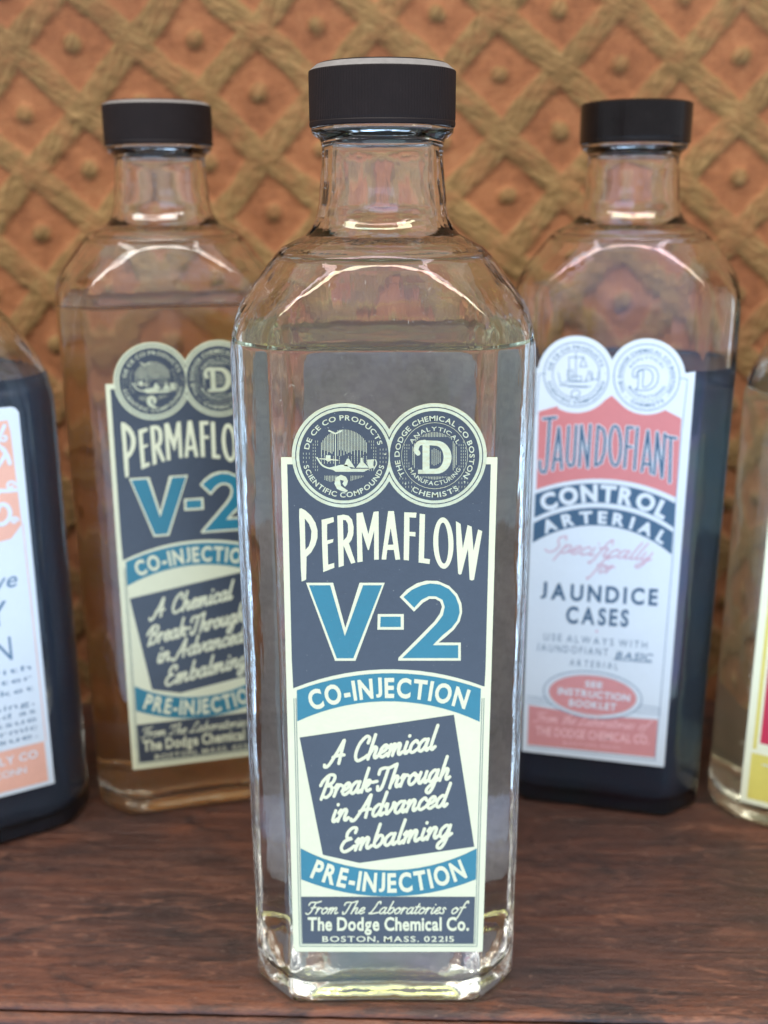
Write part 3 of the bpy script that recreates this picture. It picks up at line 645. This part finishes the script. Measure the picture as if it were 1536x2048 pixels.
def yellow_label(parent):
    H = HFR
    def g(u0, z0): return tuple(sheet_inv(H, [(u0, z0)])[0])
    w0, w1, z0, z1 = -0.0246, 0.0246, 0.0082, 0.128
    lab = paper('front_label', H, [g(w0, z0), g(w1, z0), g(w1, z1), g(w0, z1)], M['palegreen'], parent)
    p = Print(H); p.poly([[g(w0+.0022, .0100), g(w1-.002, .0100), g(w1-.002, .0270), g(w0+.0022, .0270)]], 1)
    p.poly([[g(w0+.0024, .0285), g(w0+.0036, .0285), g(w0+.0036, .1150), g(w0+.0024, .1150)]], 1)
    p.build('yellow_field', M['yellow'], lab)
    p = Print(H); p.poly([[g(w0+.0045, .0310), g(w1-.004, .0310), g(w1-.004, .0620), g(w0+.0045, .0620)]], 2); p.build('crimson_panel', M['crimson'], lab)
    p = Print(H); p.stroke([g(w0+.006, .0235), g(w1-.004, .0235)], 1.3, 2, False)
    p.build('white_line', M['white'], lab)
    return lab

# ------------------------------------------------------------------ bottles
def ring_fn(hx, hy, hc, p):
    def f(th):
        c, s = np.cos(th), np.sin(th); q = 2 ** -.5
        acc = np.zeros_like(th)
        for nx, ny, h in ((1, 0, hx), (-1, 0, hx), (0, 1, hy), (0, -1, hy), (q, q, hc), (-q, q, hc), (q, -q, hc), (-q, -q, hc)):
            acc += np.maximum(0, (nx * c + ny * s) / h) ** p
        return acc ** (-1 / p)
    return f
CH = (0.025 + 0.027) / 2 ** .5
def angles(hx, hy, hc):
    base = list(np.linspace(0, 2 * math.pi, 72, endpoint=False))
    xc = hc * 2 ** .5 - hy; yc = hc * 2 ** .5 - hx
    for sx in (1, -1):
        for sy in (1, -1):
            for cx, cy in ((xc, hy), (hx, yc)):
                a = math.atan2(sy * cy, sx * cx)
                for d in (-.09, -.05, -.03, -.018, -.01, -.004, 0, .004, .01, .018, .03, .05, .09): base.append((a + d) % (2 * math.pi))
    a = np.array(sorted(base)); keep = [a[0]]
    for t in a[1:]:
        if t - keep[-1] > .0015: keep.append(t)
    return np.array(keep)
NECK = [(0.2292, .0150), (0.2200, .0150), (0.2196, .0160), (0.2188, .0164), (0.2180, .0162), (0.2173, .0154), (0.2166, .0144), (0.2150, .01395), (0.2110, .0141), (0.2066, .0146),
        (0.2030, .0149), (0.2008, .0153), (0.1990, .0158), (0.1972, .0167), (0.1958, .0180), (0.1950, .0195), (0.1940, .0214), (0.1929, .0237), (0.1911, .0255), (0.1891, .0272), (0.1864, .0292), (0.1836, .0315),
        (0.1804, .0339), (0.1772, .0362), (0.1739, .0387), (0.1700, .0415), (0.1600, .060)]
NZ = np.array([a for a, b in NECK])[::-1]; NR = np.array([b for a, b in NECK])[::-1]
def make_glass(name, level, round_p=90, hx=.035, hy=.027, hc=CH, taper=0.012, shoulder_p=36, neck_dz=0.0, wall=0.0026, floor=0.0042, wob=0.00008, seed=1, squash=1.0):
    """returns (glass mesh, liquid mesh): outer skin, inner skin above the liquid; the liquid fills the cavity up to level"""
    A = angles(hx, hy, hc); m = len(A); r0 = ring_fn(hx, hy, hc, round_p)(A); wi = wall
    ri0 = ring_fn(hx - wi, hy - wi, hc - wi * 1.05, min(round_p, 34))(A)
    nz = NZ + neck_dz
    top = 0.2292 + neck_dz
    def R(z): return np.interp(z, nz, NR) if z > nz[0] else 1.0
    def outer(z):
        t = 1 - taper * max(0, (0.174 - z)) / 0.174
        r = r0 * t; rv = R(z)
        if rv < 0.06:
            P = shoulder_p; r = (r ** -P + rv ** -P) ** (-1 / P) if rv > 0.015 else np.minimum(r, rv)
        if z < 0.0034:
            k = z / 0.0034; ins = 0.0022 * (1 - math.sqrt(max(0, 1 - (1 - k) ** 2))); r = r - ins
        return r
    def inner(z):
        t = 1 - taper * max(0, (0.174 - z)) / 0.174
        r = ri0 * t; rv = R(z) - (wi if z < .2 + neck_dz else 0.0024)
        if z > nz[-12] - .0 : rv = min(rv, 0.0116 + 0 * z) if z > 0.205 + neck_dz else rv
        if rv < 0.06:
            P = 40; r = (r ** -P + rv ** -P) ** (-1 / P) if rv > 0.013 else np.minimum(r, rv)
        if z < floor + 0.007:
            k = max(0, (z - floor)) / 0.007; r = r - 0.0050 * (1 - math.sqrt(max(0, 1 - (1 - k) ** 2)))
        return r
    zo = sorted(set([0, .0003, .0008, .0015, .0024, .0034] + list(np.arange(.008, .168, .008)) + list(np.arange(.168, .2, .0011)) + list(np.round(nz[nz > .166], 5)) + [top]))
    zo = [z for z in zo if z <= top]
    zi_all = [floor, floor + .0004, floor + .001, floor + .002, floor + .0035, floor + .005, floor + .007] + list(np.arange(.018, .166, .008)) + list(np.arange(.168, .2, .0015)) + list(nz[nz > .195]) + [top]
    zi_all = sorted(set(round(float(z), 5) for z in zi_all if floor <= z <= top))
    rg = np.random.default_rng(seed); ph = rg.uniform(0, 6.28, 6)
    def w(z, amp): return amp * (np.sin(A * 3 + z * 60 + ph[0]) + .7 * np.sin(A * 5 - z * 95 + ph[1]) + .5 * np.sin(A * 9 + z * 170 + ph[2]))
    V = []; F = []
    def ring(z, r): k = len(V); V.extend(np.c_[r * np.cos(A), r * np.sin(A), np.full(m, z)]); return k
    def bridge(a, b, flip=False):
        for i in range(m):
            j = (i + 1) % m; q = (a + i, a + j, b + j, b + i); F.append(q[::-1] if flip else q)
    prev = None
    for z in zo:
        k = ring(z, outer(z) + (w(z, wob * .3) if .01 < z < .19 else 0))
        if prev is not None: bridge(prev, k)
        else: first = k
        prev = k
    lastouter = prev
    # pushed-up underside
    fr = outer(0); kk = first
    for sc, dz in ((.86, 0.0002), (.80, .0012), (.6, .0026), (.3, .0032)):
        k = ring(dz, fr * sc); bridge(kk, k, True); kk = k
    c = len(V); V.append((0, 0, .0034))
    for i in range(m): F.append((kk + (i + 1) % m, kk + i, c))
    # inner skin above the liquid, and the rim
    prev = None
    zi = [level] + [z for z in zi_all if z > level + .0004]
    for z in zi:
        k = ring(z, inner(z) + (w(z, wob) if .01 < z < .19 else 0))
        if prev is not None: bridge(prev, k, True)
        prev = k
    bridge(prev, lastouter, True)
    g = mesh('glass', V, F, True)
    # liquid
    V = []; F = []; prev = None
    zl = [z for z in zi_all if z < level - .0004] + [level]
    for z in zl:
        k = ring(z, inner(z) + (w(z, wob) if .01 < z < .19 else 0))
        if prev is not None: bridge(prev, k)
        else: fk = k
        prev = k
    side = len(F)
    r = inner(floor)
    kk = fk
    for sc, dz in ((.7, .0008), (.35, .0018)):
        k = ring(floor + dz, r * sc); bridge(kk, k, True); kk = k
    c = len(V); V.append((0, 0, floor + .002))
    for i in range(m): F.append((kk + (i + 1) % m, kk + i, c))
    nint = len(F)
    rl = inner(level) + w(level, wob); kk = prev
    for sc, dz in ((1, -.0006), (1, -.0010)):
        ins = .0008 if dz > -.0008 else .0022
        k = ring(level + dz, rl - ins); bridge(kk, k); kk = k
    c = len(V); V.append((0, 0, level - .0010))
    for i in range(m): F.append((kk + i, kk + (i + 1) % m, c))
    l = mesh('liquid', V, F, True); idx = [0] * nint + [1] * (len(F) - nint)
    l.polygons.foreach_set('material_index', idx)
    return g, l

def cap_mesh(r=.0167, z0=.2193, z1=.2312, zt=.2328, rt=.0150, ribs=150, rib=.00006, lipr=0.00012):
    n = ribs * 4; V = []; F = []; A = np.linspace(0, 2 * math.pi, n, endpoint=False)
    tooth = np.array([0, 1, 1, 0])[np.arange(n) % 4] * rib
    prof = [(z0 + .0006, r - .0011, 0), (z0 + .0002, r - .0007, 0), (z0, r - .0002, 0), (z0 + .0003, r, 0), (z0 + .0010, r + lipr * .4, 0), (z0 + .0012, r - .0001, .4), (z0 + .0018, r - rib, 1), (z1 - .0012, r - rib, 1), (z1 - .0002, r - rib * 1.2, 1), (z1, r - rib * 2.2, .8),
            (z1 + .0004, r - .0006, 0), (zt - .0003, rt, 0), (zt, rt - .0006, 0), (zt, rt * .6, 0), (zt, rt * .3, 0)]
    for z, rr, t in prof:
        R = rr + tooth * t; V.extend(np.c_[R * np.cos(A), R * np.sin(A), np.full(n, z)])
    for k in range(len(prof) - 1):
        for i in range(n):
            j = (i + 1) % n; F.append((k * n + i, k * n + j, (k + 1) * n + j, (k + 1) * n + i))
    c = len(V); V.append((0, 0, zt)); b = (len(prof) - 1) * n
    for i in range(n): F.append((b + i, b + (i + 1) % n, c))
    # inside of the cap
    b2 = len(V)
    for z, rr in ((z0 + .0006, r - .0012), (zt - .0029, r - .0012)): V.extend(np.c_[rr * np.cos(A), rr * np.sin(A), np.full(n, z)])
    for i in range(n):
        j = (i + 1) % n; F.append((j, i, b2 + i, b2 + j)); F.append((b2 + j, b2 + i, b2 + n + i, b2 + n + j))
    c2_ = len(V); V.append((0, 0, zt - .0029))
    for i in range(n): F.append((b2 + n + (i + 1) % n, b2 + n + i, c2_))
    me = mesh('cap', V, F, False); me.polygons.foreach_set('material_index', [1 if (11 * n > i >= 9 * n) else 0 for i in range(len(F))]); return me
def cap_mat(name, base, rough, worn):
    m, n, out = mat_new(name); b = N(n, 'ShaderNodeBsdfPrincipled', Roughness=rough)
    v = coords(n); f = noise(n, v, 260, 5, .7); b.inputs['Specular IOR Level'].default_value = 0.2
    col = ramp(n, f, [(0.35, tuple(c * .8 for c in base)), (0.62, base), (0.8, tuple(min(1, c * 1.5 + worn) for c in base))])
    n.links.new(col, b.inputs['Base Color']); n.links.new(bump(n, noise(n, v, 1400, 3), .25, .0002), b.inputs['Normal'])
    n.links.new(b.outputs[0], out.inputs[0]); return m
M['cap_matte'] = cap_mat('matte_black_plastic', (0.009, 0.005, 0.005), 0.5, 0.008)
M['cap_gloss'] = cap_mat('glossy_black_plastic', (0.008, 0.006, 0.006), 0.2, 0.004)

M['cap_grey'] = cap_mat('mottled_grey_plastic', (0.20, 0.19, 0.185), 0.55, 0.1)  # lighter grey plastic for the bevel ring of the matte caps
LQ = {'pale': liquid_mats('pale_straw_liquid', (0.90, 0.93, 0.62), 2.0, scatter=0.7, sc=(0.95, 0.95, 1.0), top=(0.97, 0.95, 0.62)), 'amber': liquid_mats('amber_liquid', (0.998, 0.60, 0.20), 11, scatter=9, sc=(1.0, 0.46, 0.12)),
      'ink': dye_mats('haze_tinted_blue_black_liquid', (0.022, 0.036, 0.060)), 'ink2': dye_mats('haze_tinted_dark_liquid', (0.036, 0.055, 0.090)), 'olive': liquid_mats('olive_liquid', (0.84, 0.80, 0.50), 12, scatter=8, sc=(1.0, 0.95, 0.75))}  # both ink colours are dark liquid with bluish haze painted in

def bottle(label, loc, rz, liquid, level, cap, gkw={}, glass='glass'):
    t = thing('glass_bottle', label, 'bottle', (*loc, 0.0004), math.radians(rz), 'square glass chemical bottles')
    g, l = make_glass('glass', level, **gkw)
    link('glass', g, t, M[glass]); lo = link('liquid', l, t)
    for m in LQ[liquid]: l.materials.append(m)
    dz = gkw.get('neck_dz', 0)
    if cap == 'ribbed': c = cap_mesh()
    elif cap == 'ribbed_short': c = cap_mesh(z0=.2193, z1=.2310, zt=.2322)
    else: c = cap_mesh(r=.0170, ribs=60, rib=.00002, z1=.2309, zt=.2316, rt=.0156)
    co = link('cap', c, t, M['cap_gloss' if cap == 'smooth' else 'cap_matte'])
    c.materials.append(M['cap_gloss' if cap == 'smooth' else 'cap_grey'])
    if dz: co.location.z = dz
    return t

front = bottle('clear bottle of colourless liquid in front, dark label with large blue V-2 in full view', (0, 0), 0, 'pale', 0.1727, 'ribbed', dict(seed=3), 'glass_wavy')
fl = flow_label(front)
left = bottle('amber filled bottle with the same dark V-2 label, half hidden behind the clear one', (-.0700, .0940), 14.3, 'amber', 0.1725, 'ribbed_short', dict(round_p=26, seed=5, wob=.0001))
def copy_label(src, parent, du, dz):
    c = src.copy(); COL.objects.link(c); c.parent = parent; c.location = (du, 0, dz)
    for ch in src.children:
        k = ch.copy(); COL.objects.link(k); k.parent = c
    return c
copy_label(fl, left, 0.0012, 0.0013)
right = bottle('bottle of blue-black liquid with white and red label reading CONTROL ARTERIAL', (.0785, .0922), -13.5, 'ink', 0.1530, 'smooth', dict(seed=8), 'glass_film')
red_label(right)
farl = bottle('dark bottle cut off at the picture edge, white label with orange scrollwork', (-.1445, .0655), 30, 'ink2', 0.1520, 'smooth', dict(round_p=18, seed=11, neck_dz=-.017, shoulder_p=12, hx=.0405, hc=CH + .0028))
orange_label(farl)
farr = bottle('olive bottle cut off at the picture edge, cream label with yellow and crimson panels', (.1543, .0703), -28.6, 'olive', 0.1460, 'smooth', dict(round_p=18, seed=12, neck_dz=-.020, shoulder_p=12, hx=.0390, hc=CH + .0020))
yellow_label(farr)

# back label of the clear bottle, glued on its rear face
def back_label(parent, uc, w, z0, z1, y):
    r = .006; P = []
    for cx, cz, a0 in ((uc + w - r, z1 - r, 0), (uc - w + r, z1 - r, 90), (uc - w + r, z0 + r, 180), (uc + w - r, z0 + r, 270)):
        for a in np.linspace(a0, a0 + 90, 8): P.append((cx + r * math.cos(math.radians(a)), cz + r * math.sin(math.radians(a))))
    v, f = fill([[(a * 1e4, b * 1e4) for a, b in P]]); v = v / 1e4; n = len(v); m = len(P)
    V = [(a, y, b) for a, b in v] + [(a, y, b) for a, b in P] + [(a, y + .00015, b) for a, b in P]; k = n + 2 * m
    V += [(a, y + .00015, b) for a, b in v]
    F = list(f) + [(n + i, n + (i + 1) % m, n + m + (i + 1) % m, n + m + i) for i in range(m)] + [tuple(k + i for i in q) for q in f]
    o = link('back_label', mesh('back_label', V, F), parent, M['backpaper']); o['label'] = 'dark purple-grey back label seen through the glass'
back_label(front, 0.0018, 0.0222, 0.011, 0.1680, 0.02725)

def dust(parent, count, u0, u1, z0, z1, y):
    r = random.Random(4); V = []; F = []
    for i in range(count):
        u, z = r.uniform(u0, u1), r.uniform(z0, z1); a = r.uniform(0, 3.14); L = r.choice((.00010, .00012, .00016, .0006 if r.random() < .3 else .0002)); w = r.uniform(.00004, .00008)
        dx, dz = math.cos(a) * L, math.sin(a) * L; nx, nz = -math.sin(a) * w, math.cos(a) * w; k = len(V)
        V += [(u - dx, y, z - dz), (u + nx, y - .00004, z + nz), (u + dx, y, z + dz), (u - nx, y - .00004, z - nz), (u, y - .00009, z)]
        F += [(k, k + 1, k + 4), (k + 1, k + 2, k + 4), (k + 2, k + 3, k + 4), (k + 3, k, k + 4)]
    o = link('dust', mesh('dust', V, F), parent, M['dust']); o['kind'] = 'stuff'
M['dust'] = print_mat('pale_dust', (0.55, 0.52, 0.46), 0.8)
dust(front, 130, -.023, .024, .160, .187, -.02705)

# ------------------------------------------------------------------ shelf
def wood_mat(name, gs=1.0, edge=False):
    m, n, out = mat_new(name); b = N(n, 'ShaderNodeBsdfPrincipled', Roughness=0.5)
    v = coords(n, (10, 120, 60)); v2 = coords(n, (3, 9, 16)); v3 = coords(n, (1, 1, 1)); v4 = coords(n, (34, 330, 200)); v5 = coords(n, (16, 90, 60))
    g = noise(n, v, 3.0, 7, .72, .8); big = noise(n, v2, 2.6, 4, .6, .6); fine = noise(n, v4, 6.0, 5, .7, .5); mid = noise(n, v5, 4.0, 7, .78, 1.1)
    dark = ramp(n, g, [(0.30, (0.014, 0.009, 0.009)), (0.5, (0.036, 0.021, 0.019)), (0.70, (0.085, 0.046, 0.036))])
    red = ramp(n, g, [(0.3, (0.034, 0.013, 0.009)), (0.5, (0.100, 0.038, 0.021)), (0.7, (0.185, 0.073, 0.038))])
    col = mix(n, ramp(n, big, [(0.38, (0, 0, 0)), (0.60, (1, 1, 1))]), dark, red)
    col = mix(n, ramp(n, fine, [(0.50, (0, 0, 0)), (0.75, (.5, .5, .5))]), col, (0.13, 0.075, 0.055))
    patch = noise(n, v3, 17, 4, .6)
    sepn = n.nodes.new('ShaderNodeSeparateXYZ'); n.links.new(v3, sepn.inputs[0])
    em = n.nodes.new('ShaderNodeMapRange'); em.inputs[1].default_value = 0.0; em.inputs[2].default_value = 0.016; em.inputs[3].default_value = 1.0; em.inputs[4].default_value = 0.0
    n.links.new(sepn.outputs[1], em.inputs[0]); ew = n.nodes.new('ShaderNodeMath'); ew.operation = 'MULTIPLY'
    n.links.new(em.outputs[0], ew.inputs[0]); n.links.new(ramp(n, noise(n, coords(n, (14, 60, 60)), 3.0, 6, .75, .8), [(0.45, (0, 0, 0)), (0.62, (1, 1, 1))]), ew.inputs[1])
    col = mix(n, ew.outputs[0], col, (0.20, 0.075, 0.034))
    blot = noise(n, coords(n, (9, 14, 14)), 3.2, 6, .7, 1.2)
    col = mix(n, ramp(n, blot, [(0.54, (0, 0, 0)), (0.66, (.75, .75, .75))]), col, (0.014, 0.010, 0.010))
    wm = n.nodes.new('ShaderNodeMath'); wm.operation = 'MULTIPLY'
    n.links.new(ramp(n, mid, [(0.52, (0, 0, 0)), (0.63, (.9, .9, .9))]), wm.inputs[0]); n.links.new(ramp(n, patch, [(0.44, (0, 0, 0)), (0.58, (1, 1, 1))]), wm.inputs[1])
    col = mix(n, wm.outputs[0], col, ramp(n, fine, [(0.3, (0.13, 0.048, 0.024)), (0.7, (0.33, 0.17, 0.105))]))
    spot = noise(n, v3, 420, 3, .6); col = mix(n, ramp(n, spot, [(0.66, (0, 0, 0)), (0.74, (.8, .8, .8))]), col, (0.24, 0.17, 0.13))
    col = mix(n, 1.0, col, (0.84, 0.74, 0.72), 'MULTIPLY')
    n.links.new(col, b.inputs['Base Color'])
    n.links.new(ramp(n, mid, [(0.3, (0.26,) * 3), (0.7, (0.58,) * 3)]), b.inputs['Roughness'])
    h = bump(n, g, .6, .0010); h = bump(n, fine, .5, .0005, h); h = bump(n, noise(n, v3, 240, 4, .7), .5, .0007, h)
    n.links.new(h, b.inputs['Normal']); n.links.new(b.outputs[0], out.inputs[0]); return m
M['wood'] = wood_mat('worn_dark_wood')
EA = math.atan2(-.0327 + .0257, .0989 + .1019)
shelf = thing('shelf', 'dark brown worn wooden shelf the bottles stand on', 'shelf', (0, -0.0292, 0), EA)
# board: local y=0 is the front edge line
def board(name, prof, x0, x1, nx, wobble):
    xs = np.linspace(x0, x1, nx); V = []; F = []; m = len(prof)
    r1 = np.random.default_rng(3); w1 = np.convolve(r1.normal(0, 1, nx + 8), np.ones(9) / 9, 'valid'); w2 = r1.normal(0, 1, (nx, m))
    for i, x in enumerate(xs):
        for j, (y, z, a) in enumerate(prof): V.append((x, y + a * (w1[i] * wobble + w2[i, j] * wobble * .3), z + a * (w2[i, j] * wobble * .3)))
    for i in range(nx - 1):
        for j in range(m - 1): F.append((i * m + j, i * m + j + 1, (i + 1) * m + j + 1, (i + 1) * m + j))
    return mesh(name, V, F, True)
top_prof = [(0.20, 0, 0), (.1, 0, 0), (.03, 0, 0), (.006, 0, 0), (.0015, 0, .2), (.0006, -.00015, 1), (0, -.0006, 1), (-.0002, -.0014, 1), (.0004, -.0022, 1), (.0015, -.0026, .6), (.004, -.0026, 0)]
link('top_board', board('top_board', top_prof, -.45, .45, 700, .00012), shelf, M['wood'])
mold = [(.004, -.0027, 0), (.0005, -.0029, .4), (-.0006, -.0034, .8), (-.0012, -.0046, .6), (-.0012, -.012, .4), (-.0006, -.0135, .3), (.0002, -.0150, 0), (.0002, -.03, 0), (.02, -.03, 0)]
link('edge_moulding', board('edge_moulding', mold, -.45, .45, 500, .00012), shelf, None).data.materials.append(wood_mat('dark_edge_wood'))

# ------------------------------------------------------------------ embossed wall covering
def make_wall():
    y0 = .150; step = .0011
    xs = np.arange(-.42, .42, step); zs = np.arange(-.002, .46, step); X, Z = np.meshgrid(xs, zs)
    a = np.array([.02265, -.01915]); b = np.array([.02015, .02225]); Minv = np.linalg.inv(np.array([a, b]).T)
    dX = X - .0419; dZ = Z - .2456
    rg = np.random.default_rng(5)
    def fbm(fr, seed):
        r = np.random.default_rng(seed); out = 0
        for o in range(7):
            k = r.normal(0, 1, 2); k = k / np.hypot(*k) * fr * (1 + r.random()); out = out + np.sin(X * k[0] + Z * k[1] + r.uniform(0, 6.28))
        return out / 3.7
    wx = fbm(90, 1) * .0009; wz = fbm(90, 2) * .0009
    S = Minv[0, 0] * (dX + wx) + Minv[0, 1] * (dZ + wz); T = Minv[1, 0] * (dX + wx) + Minv[1, 1] * (dZ + wz)
    ds = np.abs(S - np.floor(S) - .5); dt = np.abs(T - np.floor(T) - .5)   # distance to band centre, in cells
    hwid = .178 + .014 * fbm(260, 3)
    def band(d): t = np.clip((hwid - d) / .06, 0, 1); return t * t * (3 - 2 * t)
    B1 = band(ds); B2 = band(dt)
    s0 = S - np.round(S); t0 = T - np.round(T); rn = np.sqrt((s0 * 1.0) ** 2 + (t0 * 1.0) ** 2) + .012 * fbm(300, 4)
    nub = np.clip((.150 - rn) / .10, 0, 1); nub = nub * nub * (3 - 2 * nub)
    over = (np.floor(S) + np.floor(T)) % 2
    groove = .22 * np.cos(ds / .165 * 5.5) * B1 + .22 * np.cos(dt / .165 * 5.5) * B2
    rough = fbm(900, 6) * .10 + fbm(1800, 9) * .12
    h = (.0013 * np.maximum(B1, B2) + .0005 * B1 * B2) + .0017 * nub + .0002 * groove + .0024 * rough * np.clip(B1 + B2 + .4, 0, 1)
    h += .0004 * np.clip((.3 - rn) / .3, 0, 1)
    n0, n1 = X.shape; V = np.c_[X.ravel(), (y0 - h).ravel(), Z.ravel()]
    I = np.arange(n0 * n1).reshape(n0, n1); F = np.stack([I[:-1, :-1], I[:-1, 1:], I[1:, 1:], I[1:, :-1]], -1).reshape(-1, 4)
    me = bpy.data.meshes.new('wall'); me.vertices.add(len(V)); me.vertices.foreach_set('co', V.ravel())
    me.loops.add(F.size); me.loops.foreach_set('vertex_index', F.ravel()); me.polygons.add(len(F))
    me.polygons.foreach_set('loop_start', np.arange(0, F.size, 4)); me.polygons.foreach_set('use_smooth', [True] * len(F)); me.update(calc_edges=True); me.validate()
    for nm, arr in (('band1', B1), ('band2', B2), ('nub', nub)):
        at = me.attributes.new(nm, 'FLOAT', 'POINT'); at.data.foreach_set('value', arr.ravel().astype(np.float32))
    m, n, out = mat_new('gilt_lattice_paper'); bs = N(n, 'ShaderNodeBsdfPrincipled', Roughness=.62)
    def attr(nm):
        x = n.nodes.new('ShaderNodeAttribute'); x.attribute_name = nm; return x.outputs['Fac']
    v = coords(n); g1 = noise(n, v, 130, 5, .65); g2 = noise(n, v, 620, 4, .7)
    ground = ramp(n, g1, [(0.3, (0.225, 0.085, 0.034)), (0.5, (0.305, 0.119, 0.048)), (0.72, (0.36, 0.156, 0.066))])
    ang1 = math.atan2(-.01915, .02265); ang2 = math.atan2(.02225, .02015)
    gold = []
    for an in (ang2, ang1):                                            # fibres run along each band
        mp = coords(n, (1, 1, 1), (0, an + .25, 0)); mp2 = n.nodes.new('ShaderNodeMapping'); mp2.inputs['Scale'].default_value = (70, 200, 560); n.links.new(mp, mp2.inputs[0])
        f = noise(n, mp2.outputs[0], 1.6, 5, .7, .5)
        gold.append(ramp(n, f, [(0.22, (0.100, 0.054, 0.018)), (0.5, (0.235, 0.138, 0.050)), (0.78, (0.42, 0.275, 0.115))]))
    gcol = mix(n, attr('band2'), gold[0], gold[1])
    mx = n.nodes.new('ShaderNodeMath'); mx.operation = 'MAXIMUM'; n.links.new(attr('band1'), mx.inputs[0]); n.links.new(attr('band2'), mx.inputs[1])
    mk = n.nodes.new('ShaderNodeMath'); mk.operation = 'MAXIMUM'; n.links.new(mx.outputs[0], mk.inputs[0]); n.links.new(attr('nub'), mk.inputs[1])
    # ragged edges
    ad = n.nodes.new('ShaderNodeMath'); ad.operation = 'MULTIPLY_ADD'; n.links.new(g2, ad.inputs[0]); ad.inputs[1].default_value = .9; ad.inputs[2].default_value = -.45
    sm = n.nodes.new('ShaderNodeMath'); sm.operation = 'ADD'; n.links.new(mk.outputs[0], sm.inputs[0]); n.links.new(ad.outputs[0], sm.inputs[1])
    fac = ramp(n, sm.outputs[0], [(0.10, (0, 0, 0)), (0.80, (1, 1, 1))])
    wn = ramp(n, noise(n, v, 75, 6, .75, .5), [(0.30, (.25, .25, .25)), (0.55, (1, 1, 1))]); wmul = n.nodes.new('ShaderNodeMath'); wmul.operation = 'MULTIPLY'
    n.links.new(fac, wmul.inputs[0]); n.links.new(wn, wmul.inputs[1]); fac = wmul.outputs[0]
    col = mix(n, fac, ground, gcol); col = mix(n, 1.0, col, ramp(n, noise(n, v, 13, 4), [(0.3, (0.66, 0.62, 0.62)), (0.7, (1.0, 1.0, 0.98))]), 'MULTIPLY'); n.links.new(col, bs.inputs['Base Color']); bs.inputs['Specular IOR Level'].default_value = .2
    n.links.new(bump(n, gcol, .5, .0022, bump(n, g2, .5, .0009)), bs.inputs['Normal']); n.links.new(bs.outputs[0], out.inputs[0])
    o = link('wall', me, None, m); o['kind'] = 'structure'; return o
make_wall()
